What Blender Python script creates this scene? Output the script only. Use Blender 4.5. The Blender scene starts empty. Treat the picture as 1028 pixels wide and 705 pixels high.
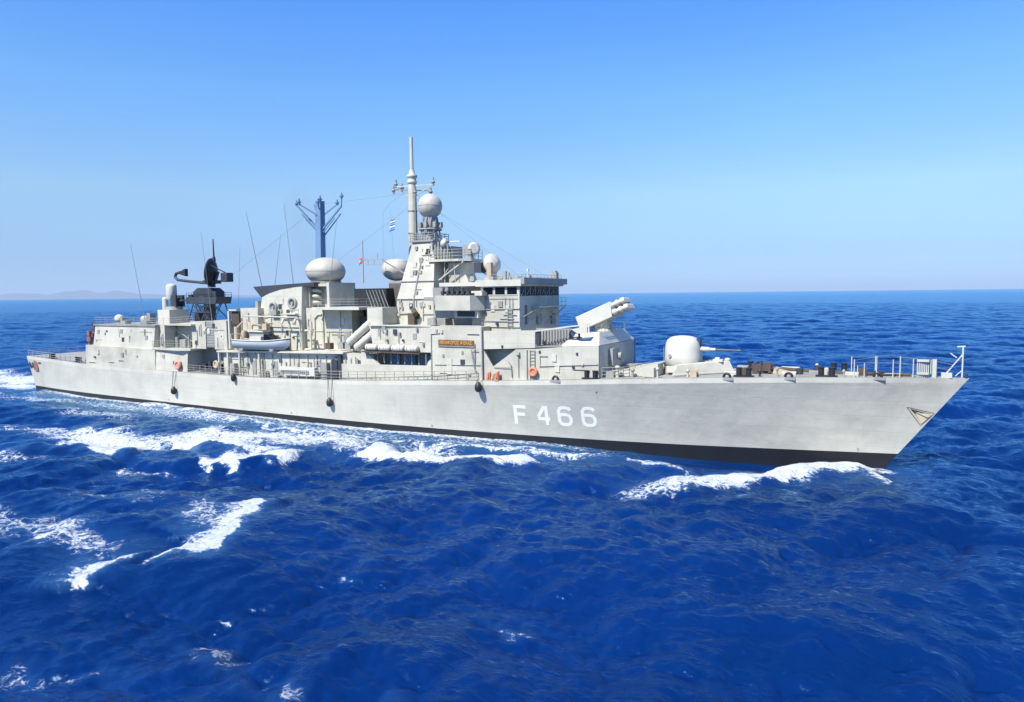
import bpy, math, random
import numpy as np
from mathutils import Vector, Matrix

random.seed(4)
RNG = np.random.default_rng(11)
S = bpy.context.scene
COL = S.collection
R = math.radians

# ------------------------------------------------------------------ camera
cam_d = bpy.data.cameras.new("camera")
cam = bpy.data.objects.new("camera", cam_d)
COL.objects.link(cam)
TH, PITCH, ROLL = 0.50624, -0.08271, -0.0108
_f = Vector((-math.sin(TH), math.cos(TH), 0)); _r = Vector((math.cos(TH), math.sin(TH), 0)); _u = Vector((0, 0, 1))
_f2 = _f * math.cos(PITCH) + _u * math.sin(PITCH); _u2 = _r.cross(_f2)
_r3 = _r * math.cos(ROLL) + _u2 * math.sin(ROLL); _u3 = -_r * math.sin(ROLL) + _u2 * math.cos(ROLL)
CAM = Vector((59.698, -66.092, 14.744))
m = Matrix((( _r3.x, _u3.x, -_f2.x, CAM.x), (_r3.y, _u3.y, -_f2.y, CAM.y), (_r3.z, _u3.z, -_f2.z, CAM.z), (0, 0, 0, 1)))
cam.matrix_world = m
cam_d.sensor_width = 36.0
cam_d.lens = 690.0 / 1028.0 * 36.0
cam_d.clip_start = 0.5
cam_d.clip_end = 250000
S.camera = cam

# ------------------------------------------------------------------ world, sun, exposure
SUN_DIR = Vector((-0.14, -0.62, 0.77)).normalized()
elev = math.asin(SUN_DIR.z)
azim = math.atan2(SUN_DIR.x, SUN_DIR.y)
W = bpy.data.worlds.new("World"); S.world = W; W.use_nodes = True
wt = W.node_tree
bg = wt.nodes["Background"]
sky = wt.nodes.new("ShaderNodeTexSky")
sky.sky_type = 'NISHITA'; sky.sun_disc = False
sky.sun_elevation = elev; sky.sun_rotation = azim
sky.altitude = 0; sky.air_density = 1.0; sky.dust_density = 0.0; sky.ozone_density = 1.5
# colour balance of the sky by elevation: a clear, saturated blue that stays blue down to the horizon
wc = wt.nodes.new("ShaderNodeTexCoord"); wx_ = wt.nodes.new("ShaderNodeSeparateXYZ"); wt.links.new(wc.outputs["Generated"], wx_.inputs[0])
cr_ = wt.nodes.new("ShaderNodeValToRGB"); wt.links.new(wx_.outputs[2], cr_.inputs[0])
stops = [(0.0, (.18, .295, .58)), (.052, (.24, .335, .545)), (.136, (.43, .52, .61)), (.264, (.39, .63, .85)), (.40, (.275, .61, 1.08)), (1.0, (.34, .60, .92))]
while len(cr_.color_ramp.elements) < len(stops): cr_.color_ramp.elements.new(.5)
for e_, (p_, c_) in zip(cr_.color_ramp.elements, stops): e_.position = p_; e_.color = (*c_, 1)
mul = wt.nodes.new("ShaderNodeMix"); mul.data_type = 'RGBA'; mul.blend_type = 'MULTIPLY'; mul.inputs[0].default_value = 1
wt.links.new(sky.outputs[0], mul.inputs[6]); wt.links.new(cr_.outputs[0], mul.inputs[7]); 
sn = wt.nodes.new("ShaderNodeTexNoise"); sn.inputs["Scale"].default_value = 1.6; sn.inputs["Detail"].default_value = 5; sn.inputs["Roughness"].default_value = .55
smp = wt.nodes.new("ShaderNodeMapping"); smp.inputs["Scale"].default_value = (1, 1, 4); wt.links.new(wc.outputs["Generated"], smp.inputs[0]); wt.links.new(smp.outputs[0], sn.inputs["Vector"])
smr = wt.nodes.new("ShaderNodeMapRange"); smr.inputs[1].default_value = .3; smr.inputs[2].default_value = .7; smr.inputs[3].default_value = .965; smr.inputs[4].default_value = 1.035; wt.links.new(sn.outputs[0], smr.inputs[0])
mu2 = wt.nodes.new("ShaderNodeMix"); mu2.data_type = 'RGBA'; mu2.blend_type = 'MULTIPLY'; mu2.inputs[0].default_value = 1
wt.links.new(mul.outputs[2], mu2.inputs[6]); wt.links.new(smr.outputs[0], mu2.inputs[7]); wt.links.new(mu2.outputs[2], bg.inputs[0])
bg.inputs[1].default_value = 0.15
sd = bpy.data.lights.new("sun", 'SUN'); sd.energy = 4.5; sd.angle = R(0.5); sd.color = (1.0, 0.95, 0.85)
sun = bpy.data.objects.new("sun", sd); COL.objects.link(sun)
sun.rotation_euler = SUN_DIR.to_track_quat('Z', 'Y').to_euler()
S.view_settings.view_transform = 'Standard'; S.view_settings.look = 'None'
S.view_settings.gamma = 1; S.view_settings.exposure = 0.70
S.view_settings.use_curve_mapping = False
S.cycles.use_denoising = True
S.cycles.max_bounces = 6; S.cycles.volume_bounces = 0
S.cycles.caustics_reflective = False; S.cycles.caustics_refractive = False

# ------------------------------------------------------------------ materials
def nd(nt, t, **kw):
    n = nt.nodes.new(t)
    for k, v in kw.items(): setattr(n, k, v)
    return n
def mixc(nt, fac, a, b, mode='MIX'):
    n = nd(nt, "ShaderNodeMix", data_type='RGBA', blend_type=mode)
    for sock, val in ((n.inputs[0], fac), (n.inputs[6], a), (n.inputs[7], b)):
        if hasattr(val, "is_linked"): nt.links.new(val, sock)
        elif isinstance(val, (int, float)): sock.default_value = val
        else: sock.default_value = (*val, 1)
    return n.outputs[2]
def ramp(nt, src, lo, hi, vlo=0.0, vhi=1.0):
    n = nd(nt, "ShaderNodeMapRange", interpolation_type='SMOOTHSTEP')
    nt.links.new(src, n.inputs[0])
    for i, v in enumerate((lo, hi, vlo, vhi)): n.inputs[i + 1].default_value = v
    return n.outputs[0]
def noise(nt, vec, scale, detail=4, rough=0.55, dist=0.0):
    n = nd(nt, "ShaderNodeTexNoise")
    n.inputs["Scale"].default_value = scale; n.inputs["Detail"].default_value = detail
    n.inputs["Roughness"].default_value = rough; n.inputs["Distortion"].default_value = dist
    if vec is not None: nt.links.new(vec, n.inputs["Vector"])
    return n.outputs[0]
def mapping(nt, src, scale=(1, 1, 1), rot=(0, 0, 0)):
    n = nd(nt, "ShaderNodeMapping"); nt.links.new(src, n.inputs[0])
    n.inputs["Scale"].default_value = scale; n.inputs["Rotation"].default_value = rot
    return n.outputs[0]
def math_n(nt, op, a, b=None):
    n = nd(nt, "ShaderNodeMath", operation=op)
    for i, v in enumerate((a, b)):
        if v is None: continue
        if hasattr(v, "is_linked"): nt.links.new(v, n.inputs[i])
        else: n.inputs[i].default_value = v
    return n.outputs[0]

MATS = {}
def paint(name, col, rough=0.5, dirt=0.25, rust=0.12, plates=False, metal=0.0, bw=7.0, bh=1.15, seam=0.16):
    M = bpy.data.materials.new(name); M.use_nodes = True
    nt = M.node_tree; b = nt.nodes["Principled BSDF"]
    tc = nd(nt, "ShaderNodeTexCoord").outputs["Object"]
    big = noise(nt, tc, 0.35, 5)
    dark = tuple(c * (1 - dirt) for c in col)
    c = mixc(nt, ramp(nt, big, 0.40, 0.72), col, dark)
    st = noise(nt, mapping(nt, tc, (1.6, 1.6, 0.12)), 1.3, 5, 0.6)           # weather streaks running down
    c = mixc(nt, ramp(nt, st, 0.52, 0.78, 0, 0.55), c, tuple(x * (1 - dirt * 1.3) for x in col))
    if rust > 0:
        rs = noise(nt, mapping(nt, tc, (2.6, 2.6, 0.22)), 1.1, 6, 0.65)
        c = mixc(nt, ramp(nt, rs, 0.66, 0.80, 0, rust * 3), c, (0.22, 0.105, 0.045))
    bump_src = noise(nt, tc, 0.9, 3)
    if plates:
        br = nd(nt, "ShaderNodeTexBrick")
        cx = nd(nt, "ShaderNodeSeparateXYZ"); nt.links.new(tc, cx.inputs[0])
        cb = nd(nt, "ShaderNodeCombineXYZ"); nt.links.new(math_n(nt, 'ADD', cx.outputs[0], cx.outputs[1]), cb.inputs[0]); nt.links.new(cx.outputs[2], cb.inputs[1])
        nt.links.new(cb.outputs[0], br.inputs["Vector"])
        br.inputs["Scale"].default_value = 1.0; br.inputs["Brick Width"].default_value = bw
        br.inputs["Row Height"].default_value = bh; br.inputs["Mortar Size"].default_value = 0.035; br.inputs["Mortar Smooth"].default_value = 0.6
        br.inputs["Color1"].default_value = (0, 0, 0, 1); br.inputs["Color2"].default_value = (0.35, 0.35, 0.35, 1); br.inputs["Mortar"].default_value = (1, 1, 1, 1)
        c = mixc(nt, math_n(nt, 'MULTIPLY', br.outputs[0], seam), c, tuple(x * 0.55 for x in col))
        fine = noise(nt, mapping(nt, tc, (0.12, 0.12, 3.0)), 1.0, 5, 0.7)
        c = mixc(nt, ramp(nt, fine, 0.40, 0.70, 0, 0.13), c, tuple(x * 0.6 for x in col))
        fine2 = noise(nt, mapping(nt, tc, (0.05, 0.05, 1.1)), 1.0, 3, 0.6)
        c = mixc(nt, ramp(nt, fine2, 0.45, 0.65, 0, 0.07), c, tuple(x * 0.6 for x in col))
    nt.links.new(c, b.inputs["Base Color"])
    b.inputs["Roughness"].default_value = rough; b.inputs["Metallic"].default_value = metal
    bp = nd(nt, "ShaderNodeBump"); bp.inputs["Strength"].default_value = 0.25; bp.inputs["Distance"].default_value = 0.14 if plates else 0.06
    if plates:
        dent = noise(nt, mapping(nt, tc, (.8, .8, .55)), 1.0, 2, .5)
        bump_src = math_n(nt, 'ADD', bump_src, math_n(nt, 'MULTIPLY', dent, 1.2))
        bump_src = math_n(nt, 'SUBTRACT', bump_src, math_n(nt, 'MULTIPLY', br.outputs[0], .15))
    nt.links.new(bump_src, bp.inputs["Height"]); nt.links.new(bp.outputs[0], b.inputs["Normal"])
    MATS[name] = M
    return M
HULL = paint("hull grey paint", (0.55, 0.53, 0.44), 0.42, 0.14, 0.10, plates=True, bw=6.0, bh=1.35, seam=0.20)
GREY = paint("superstructure grey paint", (0.55, 0.53, 0.43), 0.55, 0.26, 0.12, plates=True, bw=2.1, bh=2.45, seam=0.30)
PALE = paint("pale grey paint", (0.565, 0.545, 0.455), 0.5, 0.18, 0.03)
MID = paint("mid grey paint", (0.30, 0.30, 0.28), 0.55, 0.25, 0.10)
DECK = paint("deck non slip grey", (0.30, 0.30, 0.27), 0.8, 0.3, 0.10)
BOOT = paint("black boot topping", (0.010, 0.010, 0.012), 0.55, 0.3, 0.04)
BLACK = paint("black paint", (0.02, 0.02, 0.022), 0.5, 0.3, 0.0)
DARK = paint("dark grey metal", (0.040, 0.045, 0.055), 0.5, 0.3, 0.05)
BLUEG = paint("blue grey mast paint", (0.15, 0.255, 0.40), 0.5, 0.2, 0.0)
BEIGE = paint("beige radome", (0.50, 0.475, 0.395), 0.5, 0.18, 0.02)
WHITE = paint("white paint", (0.575, 0.56, 0.485), 0.5, 0.14, 0.03)
LETTER = paint("white lettering paint", (0.84, 0.84, 0.82), 0.5, 0.06, 0.0)
RUSTY = paint("rusty brown steel", (0.088, 0.066, 0.052), 0.8, 0.3, 0.2)
TAN = paint("tan canvas", (0.50, 0.40, 0.27), 0.85, 0.2, 0.0)
ORANGE = paint("orange plastic", (0.66, 0.23, 0.12), 0.6, 0.12, 0.0)
PINK = paint("faded red plastic", (0.62, 0.27, 0.19), 0.6, 0.15, 0.0)
BOATG = paint("boat grey", (0.34, 0.38, 0.42), 0.45, 0.15, 0.02)
WOOD = paint("varnished board", (0.17, 0.075, 0.025), 0.5, 0.25, 0.0)
GOLD = paint("gold letters", (0.55, 0.31, 0.08), 0.5, 0.05, 0.0)
RED = paint("red cloth", (0.65, 0.05, 0.04), 0.7, 0.1, 0.0)
BLUEC = paint("blue cloth", (0.13, 0.25, 0.52), 0.7, 0.1, 0.0)
LINE = paint("grey wire", (0.20, 0.20, 0.19), 0.6, 0.1, 0.0)
RAILM = paint("railing grey", (0.36, 0.355, 0.31), 0.5, 0.1, 0.05)
REDLEAD = paint("red lead paint", (0.26, 0.12, 0.09), 0.8, 0.3, 0.1)
def glass(name, col):
    M = bpy.data.materials.new(name); M.use_nodes = True
    b = M.node_tree.nodes["Principled BSDF"]
    b.inputs["Base Color"].default_value = (*col, 1); b.inputs["Roughness"].default_value = 0.12
    b.inputs["IOR"].default_value = 1.4; b.inputs["Specular IOR Level"].default_value = .18
    return M
GLASS = glass("dark bridge glass", (0.004, 0.007, 0.013))

# ------------------------------------------------------------------ mesh builder
class MB:
    def __init__(s): s.v = []; s.f = []; s.sm = []
    def add(s, verts, faces, smooth=False):
        o = len(s.v); s.v += [tuple(map(float, p)) for p in verts]
        for f in faces:
            s.f.append(tuple(i + o for i in f)); s.sm.append(smooth)
        return s
    def box(s, x0, x1, y0, y1, z0, z1):
        return s.hexa([(x0, y0, z0), (x1, y0, z0), (x1, y1, z0), (x0, y1, z0)], [(x0, y0, z1), (x1, y0, z1), (x1, y1, z1), (x0, y1, z1)])
    def hexa(s, lo, hi):
        return s.add(lo + hi, [(3, 2, 1, 0), (4, 5, 6, 7), (0, 1, 5, 4), (1, 2, 6, 5), (2, 3, 7, 6), (3, 0, 4, 7)])
    def loft(s, rings, smooth=False, cap=True):
        n = len(rings[0]); v = [p for r in rings for p in r]; f = []
        for k in range(len(rings) - 1):
            for i in range(n):
                j = (i + 1) % n
                f.append((k * n + i, k * n + j, (k + 1) * n + j, (k + 1) * n + i))
        s.add(v, f, smooth)
        if cap:
            s.add(rings[0], [tuple(range(n - 1, -1, -1))]); s.add(rings[-1], [tuple(range(n))])
        return s
    def prism_xz(s, pts, y0, y1): return s.loft([[(x, y0, z) for x, z in pts], [(x, y1, z) for x, z in pts]])
    def prism_xy(s, pts, z0, z1): return s.loft([[(x, y, z0) for x, y in pts], [(x, y, z1) for x, y in pts]])
    def cyl(s, p, q, r0, r1=None, n=12, smooth=True):
        r1 = r0 if r1 is None else r1
        p, q = Vector(p), Vector(q); d = (q - p).normalized()
        a = d.orthogonal().normalized(); b = d.cross(a)
        ring = lambda c, r: [tuple(c + (a * math.cos(t) + b * math.sin(t)) * r) for t in (2 * math.pi * i / n for i in range(n))]
        return s.loft([ring(p, r0), ring(q, r1)], smooth)
    def tube(s, pts, r, n=6):
        for a, b in zip(pts[:-1], pts[1:]): s.cyl(a, b, r, r, n)
        return s
    def bar(s, p, q, w, h=None):
        return s.cyl(p, q, w * 0.7, w * 0.7, 4, False)
    def lathe(s, c, prof, n=24, axis=(0, 0, 1), smooth=True):
        c = Vector(c); d = Vector(axis).normalized(); a = d.orthogonal().normalized(); b = d.cross(a)
        rings = [[tuple(c + d * z + (a * math.cos(t) + b * math.sin(t)) * max(r, 1e-3)) for t in (2 * math.pi * i / n for i in range(n))] for r, z in prof]
        return s.loft(rings, smooth)
    def ell(s, c, rx, rz, n=32, m=18, axis=(0, 0, 1), lo=-90, hi=90):
        prof = [(rx * math.cos(R(t)), rz * math.sin(R(t))) for t in np.linspace(lo, hi, m)]
        return s.lathe(c, prof, n, axis)
    def torus(s, c, RR, r, axis=(0, 1, 0), n=24, k=8):
        c = Vector(c); d = Vector(axis).normalized(); a = d.orthogonal().normalized(); b = d.cross(a)
        v = []; f = []
        for i in range(n):
            t = 2 * math.pi * i / n; e = a * math.cos(t) + b * math.sin(t)
            for j in range(k):
                p = 2 * math.pi * j / k
                v.append(c + e * (RR + r * math.cos(p)) + d * r * math.sin(p))
        for i in range(n):
            for j in range(k):
                f.append((i * k + j, ((i + 1) % n) * k + j, ((i + 1) % n) * k + (j + 1) % k, i * k + (j + 1) % k))
        return s.add(v, f, True)
    def build(s, name, mat, parent=None, bevel=0.0):
        me = bpy.data.meshes.new(name); me.from_pydata(s.v, [], s.f); me.update()
        me.polygons.foreach_set("use_smooth", s.sm)
        me.materials.append(mat)
        o = bpy.data.objects.new(name, me); COL.objects.link(o)
        if parent is not None: o.parent = parent
        import bmesh
        bm = bmesh.new(); bm.from_mesh(me); bmesh.ops.recalc_face_normals(bm, faces=bm.faces); bm.to_mesh(me); bm.free()
        if bevel:
            b = o.modifiers.new("bevel", 'BEVEL'); b.width = bevel; b.segments = 2; b.limit_method = 'ANGLE'
        return o
def tag(o, label, cat, group=None, kind=None):
    o["label"] = label; o["category"] = cat
    if group: o["group"] = group
    if kind: o["kind"] = kind
    return o
def thing(name, label, cat, loc=(0, 0, 0), group=None):
    o = bpy.data.objects.new(name, None); COL.objects.link(o); o.location = loc; o.empty_display_size = 0.5
    return tag(o, label, cat, group)

# ------------------------------------------------------------------ hull form (x forward, starboard is -y)
BD = [(-65.8, 5.75), (-55, 6.4), (-46, 6.8), (-30, 7.15), (-10, 7.25), (5, 7.25), (18, 7.0), (29.4, 6.35), (35.5, 5.77), (44.5, 4.55), (52.7, 3.1), (58.7, 1.75), (63, 0.62), (65.25, 0.04)]
BW = [(-65.8, 5.1), (-55, 6.2), (-46, 6.7), (-30, 7.1), (-10, 7.2), (5, 7.0), (18, 6.2), (29.4, 4.95), (35.5, 4.15), (44.5, 2.85), (52.7, 1.5), (58.7, 0.7), (63, 0.2), (65.25, 0.03)]
ZD = [(-65.8, 5.4), (-55, 5.1), (-46, 4.8), (-26, 4.72), (-10, 4.7), (4.3, 5.08), (18, 5.72), (29.4, 6.25), (35.5, 6.62), (44.5, 7.06), (52.7, 7.36), (58.7, 7.51), (65.25, 7.56)]
def interp(tab, x):
    xs, ys = zip(*tab)
    return float(np.interp(x, xs, ys))
def smooth_tab(tab):
    xs = np.linspace(tab[0][0], tab[-1][0], 400); ys = np.interp(xs, *zip(*tab))
    k = np.ones(21) / 21; yp = np.pad(ys, 10, mode='edge')
    yp[:10] = 2 * ys[0] - ys[10:0:-1]; yp[-10:] = 2 * ys[-1] - ys[-2:-12:-1]
    return list(zip(xs, np.convolve(yp, k, 'valid')))
BD, BW, ZD = smooth_tab(BD), smooth_tab(BW), smooth_tab(ZD)
STRIP = 0.46
def hull_pt(s, z):
    """point on the starboard side at deck station s and height z"""
    zd = interp(ZD, s); zk = zd - STRIP
    rk = min(1, max(0, (s - 25) / 40.25)) ** 1.6
    xs = s - rk * 5.45 * (zd - z) / 7.56 if z > 0 else s - rk * (5.45 * zd / 7.56 - z * 0.72)
    if s < -60: xs = s + (zd - z) * 0.16 * (-60 - s) / 5.8
    bd, bw = interp(BD, s), interp(BW, s)
    if z >= zk: y = bd
    elif z >= 0: y = bw + (bd - bw) * (z / zk) ** 1.25
    else: y = bw + z * (0.05 + 0.12 * max(0, s) / 65)
    return xs, max(0.015, y), z
def hull_at(x, z):
    s = x
    for _ in range(20): s += x - hull_pt(s, z)[0]
    return hull_pt(s, z)
stations = np.concatenate([np.linspace(-65.8, 30, 60), np.linspace(31, 65.25, 60)])
def hull_rows(s):
    zd = interp(ZD, s); zk = zd - STRIP; bz = 0.44 + 0.42 * max(0, s / 65) ** 4
    return [-2.5, -1.2, -0.4, bz] + [bz + (zk - bz) * t for t in (0.12, 0.26, 0.4, 0.55, 0.7, 0.85, 1.0)] + [zk + 0.001, zd]

FR = thing("frigate", "long pale grey naval frigate with F 466 on its bow, steaming across the blue sea", "warship")
def side_mesh(k0, k1):
    """closed hull band between rows k0 and k1, both sides"""
    mb = MB(); n = k1 - k0 + 1; v = []; f = []
    for s in stations:
        zs = hull_rows(s)[k0:k1 + 1]
        v += [(hull_pt(s, z)[0], -hull_pt(s, z)[1], z) for z in zs]
        v += [(hull_pt(s, z)[0], hull_pt(s, z)[1], z) for z in zs]
    st = 2 * n
    for i in range(len(stations) - 1):
        a, b = i * st, (i + 1) * st
        for k in range(n - 1):
            f.append((a + k, b + k, b + k + 1, a + k + 1))
            f.append((a + n + k, a + n + k + 1, b + n + k + 1, b + n + k))
        f.append((a, a + n, b + n, b)); f.append((a + n - 1, b + n - 1, b + 2 * n - 1, a + 2 * n - 1))
    for e in (0, len(stations) - 1):
        a = e * st
        for k in range(n - 1): f.append((a + k, a + k + 1, a + n + k + 1, a + n + k))
    mb.add(v, f, True)
    return mb
def set_sharp(o, ang=30):
    try: o.data.set_sharp_from_angle(angle=R(ang))
    except Exception: pass
hull = side_mesh(3, 10).build("hull", HULL, FR)
# anchor pocket cut into the starboard bow
pocket_pts = [(60.95, 5.0), (62.95, 4.55), (62.55, 4.05), (62.0, 3.45)]
def wedge(pts, inset, dep):
    outer = [(x, -hull_at(x, z)[1] - 0.6, z) for x, z in pts]
    cx = sum(p[0] for p in pts) / len(pts); cz = sum(p[1] for p in pts) / len(pts)
    inner = [(cx + (x - cx) * inset, -hull_at(cx, cz)[1] + dep, cz + (z - cz) * inset) for x, z in pts]
    return outer, inner
o_, i_ = wedge(pocket_pts, 0.55, 0.45)
cut = MB().loft([o_, i_]).build("anchor_pocket_cutter", PALE)
hull.data.materials.append(PALE)
bo = hull.modifiers.new("pocket", 'BOOLEAN'); bo.object = cut; bo.operation = 'DIFFERENCE'; bo.solver = 'EXACT'
try: bo.material_mode = 'TRANSFER'
except Exception: pass
dg = bpy.context.evaluated_depsgraph_get()
nm = bpy.data.meshes.new_from_object(hull.evaluated_get(dg))
hull.modifiers.clear(); hull.data = nm; nm.name = "hull"
bpy.data.objects.remove(cut)
set_sharp(hull, 28)
boot = side_mesh(0, 3).build("boot_topping", BOOT, hull); set_sharp(boot)
bulw = side_mesh(11, 12).build("deck_edge_strake", PALE, hull); set_sharp(bulw, 20)
# anchor in its pocket, with rust rim
rim = MB()
loop = pocket_pts + pocket_pts[:1]
for (xa, za), (xb, zb) in zip(loop[:-1], loop[1:]):
    rim.bar((xa, -hull_at(xa, za)[1] - .0, za), (xb, -hull_at(xb, zb)[1] - .0, zb), 0.04)
rim.build("anchor_pocket_rim", paint("rust stained edge", (.24, .13, .055), .85, .5, .3), hull)
an = MB(); ya_ = hull_at(62.2, 4.2)[1]
an.loft([[(61.45, -ya_ + .02, 4.72), (62.75, -ya_ + .02, 4.42), (62.45, -ya_ + .02, 4.02), (62.05, -ya_ + .02, 3.62)], [(61.6, -ya_ + .3, 4.6), (62.6, -ya_ + .3, 4.4), (62.4, -ya_ + .3, 4.05), (62.1, -ya_ + .3, 3.8)]])
an.bar((61.5, -ya_ - .02, 4.66), (62.5, -ya_ - .03, 4.2), .09)
an.build("anchor", paint("cream anchor paint", (.50, .43, .30), .7, .45, .5), hull)

# painted pennant number
def stroke(mb, pts, w):
    """flat ribbon of width w along pts (u, v) laid on the hull"""
    P = [np.array(p, float) for p in pts]; L = []; Rr = []
    for i, p in enumerate(P):
        if i == 0: t = P[1] - P[0]
        elif i == len(P) - 1: t = P[-1] - P[-2]
        else:
            t = (P[i] - P[i - 1]) / np.linalg.norm(P[i] - P[i - 1]) + (P[i + 1] - P[i]) / np.linalg.norm(P[i + 1] - P[i])
        t = t / np.linalg.norm(t); nrm = np.array([-t[1], t[0]])
        L.append(p + nrm * w / 2); Rr.append(p - nrm * w / 2)
    def on(p):
        x, z = p; X, Y, Z = hull_at(x, z); return (x, -Y - 0.018, z)
    v = [on(p) for p in L] + [on(p) for p in Rr]; n = len(P)
    mb.add(v, [(i, i + 1, n + i + 1, n + i) for i in range(n - 1)])
def dense(pts, d=0.15):
    out = []
    for a, b in zip(pts[:-1], pts[1:]):
        k = max(1, int(math.hypot(b[0] - a[0], b[1] - a[1]) / d))
        out += [(a[0] + (b[0] - a[0]) * i / k, a[1] + (b[1] - a[1]) * i / k) for i in range(k)]
    return out + [pts[-1]]
def glyph(ch, x, z, w, h, t):
    mb = MB(); P = lambda u, v: (x + u * w, z + v * h)
    if ch == 'F':
        stroke(mb, dense([P(.1, 0), P(.1, 1)]), t); 
        stroke(mb, dense([P(.1 + t / 2 / w, 1 - t / 2 / h), P(1, 1 - t / 2 / h)]), t)
        stroke(mb, dense([P(.1 + t / 2 / w, .53), P(.9, .53)]), t)
    elif ch == '4':
        stroke(mb, dense([P(.74, 0), P(.74, .26)]), t); stroke(mb, dense([P(.74, .38 + .02), P(.74, 1)]), t)
        stroke(mb, dense([P(0, .32), P(1, .32)]), t)
        stroke(mb, dense([P(.05, .41), P(.62, .98)]), t)
    else:
        pts = [P(.88, .80), P(.80, .90), P(.64, .93), P(.36, .93), P(.20, .88), P(.11, .76), P(.11, .24), P(.20, .11), P(.36, .06), P(.64, .06), P(.80, .11), P(.89, .24), P(.89, .40), P(.80, .52), P(.64, .57), P(.36, .57), P(.22, .55)]
        stroke(mb, pts, t)
    return mb
for ch, x, w in (('F', 26.45, 1.3), ('4', 28.95, 1.3), ('6', 31.05, 1.5), ('6', 33.45, 1.5)):
    g = glyph(ch, x, 1.60 + (x - 26.6) * .028, w, 2.0, .34)
    g.build("hull_number", LETTER, hull)
# mooring ports at the stern, scuttles and discharge openings
for x in (-65.0, -63.9):
    X, Y, Z = hull_at(x, 4.2)
    MB().box(x - .38, x + .38, -Y - .02, -Y + .3, 3.5, 4.8).build("mooring_port", DARK, hull)
rp = MB(); X, Y, Z = hull_at(-62.7, 4.2); rp.box(-63.5, -62.3, -Y - .05, -Y + .3, 3.1, 4.7); rp.build("stern_fender_plate", REDLEAD, hull)
X, Y, Z = hull_at(-61.6, 4.4); MB().box(-62.0, -61.0, -Y - .03, -Y + .2, 4.25, 4.5).build("scuttle", DARK, hull)
for x, z in ((35.2, 5.45), (57.4, 1.1), (16.6, .72), (-3.6, .75), (-27, .8)):
    X, Y, Z = hull_at(x, z)
    MB().cyl((X, -Y - .04, z), (X, -Y + .2, z), .10, .10, 10).build("discharge_outlet", MID, hull)

def zd(x): return interp(ZD, x)
def bd(x): return interp(BD, x)
# main deck laid as one sheet just under the strake top, with a low waterway bar
dk = MB(); v = []; f = []
for s in np.linspace(-65.6, 64.6, 90): v += [(s, -bd(s) + .03, zd(s) + .012), (s, bd(s) - .03, zd(s) + .012)]
f = [(2 * i, 2 * i + 2, 2 * i + 3, 2 * i + 1) for i in range(89)]
dk.add(v, f); deck = dk.build("main_deck", DECK, FR)

def rail(x0, x1, yf, zf, h=1.05, step=1.6, name="railing", mat=None, wires=3, r=.030, parent=None):
    mb = MB(); n = max(2, int(abs(x1 - x0) / step) + 1); P = []
    for x in np.linspace(x0, x1, n):
        p = (x, yf(x) if callable(yf) else yf, zf(x) if callable(zf) else zf); P.append(p)
        mb.cyl(p, (p[0], p[1], p[2] + h), r * 1.35, r * 1.2, 5)
    for k in range(wires):
        hh = h * (k + 1) / wires
        mb.tube([(a, b, c + hh) for a, b, c in P], r * (.8 if k < wires - 1 else 1), 5)
    return mb.build(name, mat or RAILM, parent or FR)
def rail_path(P, h=1.0, step=1.4, wires=3, r=.022, parent=None, mat=None):
    mb = MB()
    for a, b in zip(P[:-1], P[1:]):
        a, b = Vector(a), Vector(b); n = max(1, int((b - a).length / step))
        for i in range(n + 1):
            p = a + (b - a) * i / n; mb.cyl(p, p + Vector((0, 0, h)), r * 1.3, r * 1.2, 5)
        for k in range(wires):
            o = Vector((0, 0, h * (k + 1) / wires)); mb.cyl(a + o, b + o, r, r, 5)
    return mb.build("railing", mat or RAILM, parent or FR)

# ------------------------------------------------------------------ hangar (aft)
hg = MB().hexa([(-46.9, -6.78, 4.6), (-29.9, -6.98, 4.6), (-29.9, 6.98, 4.6), (-46.9, 6.78, 4.6)], [(-46.7, -6.78, 7.8), (-29.9, -6.85, 7.6), (-29.9, 6.85, 7.6), (-46.7, 6.78, 7.8)])
hangar = hg.build("hangar", GREY, FR)
MB().hexa([(-45.1, -6.55, 7.75), (-30.7, -6.55, 7.6), (-30.7, 6.55, 7.6), (-45.1, 6.55, 7.75)], [(-44.9, -6.2, 10.7), (-30.5, -6.2, 10.85), (-30.5, 6.2, 10.85), (-44.9, 6.2, 10.7)]).build("upper_wall", GREY, hangar)
MB().box(-45.15, -30.4, -6.35, 6.35, 10.72, 10.94).build("roof", DECK, hangar)
rail_path([(-45.0, 6.2, 10.94), (-45.0, -6.25, 10.94), (-30.5, -6.25, 10.94)], 1.0, 1.5, 3, .02, hangar)
MB().box(-47.6, -45.15, -6.2, -4.2, 10.72, 10.82).bar((-47.3, -6.1, 10.7), (-45.2, -6.1, 9.9), .05).build("roof_platform", DARK, hangar)
lad = MB()
for y in (-6.3, -5.9): lad.cyl((-46.0, y, 7.8), (-45.6, y, 11.3), .05, .05, 6)
for k in range(9): lad.cyl((-45.95 + .035 * k, -6.3, 8.1 + k * .35), (-45.95 + .035 * k, -5.9, 8.1 + k * .35), .035, .035, 5)
lad.build("ladder", REDLEAD, hangar)
for y in (-5.2, -4.4): MB().cyl((-46.3, y - 1.2, 7.8), (-46.3, y - 1.2, 9.6), .16, .16, 8).box(-46.6, -45.7, y - 1.45, y - .9, 8.3, 9.0).box(-46.5, -45.9, y - 1.4, y - 1.0, 9.2, 9.9).build("hose_rack", REDLEAD, hangar)
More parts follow.
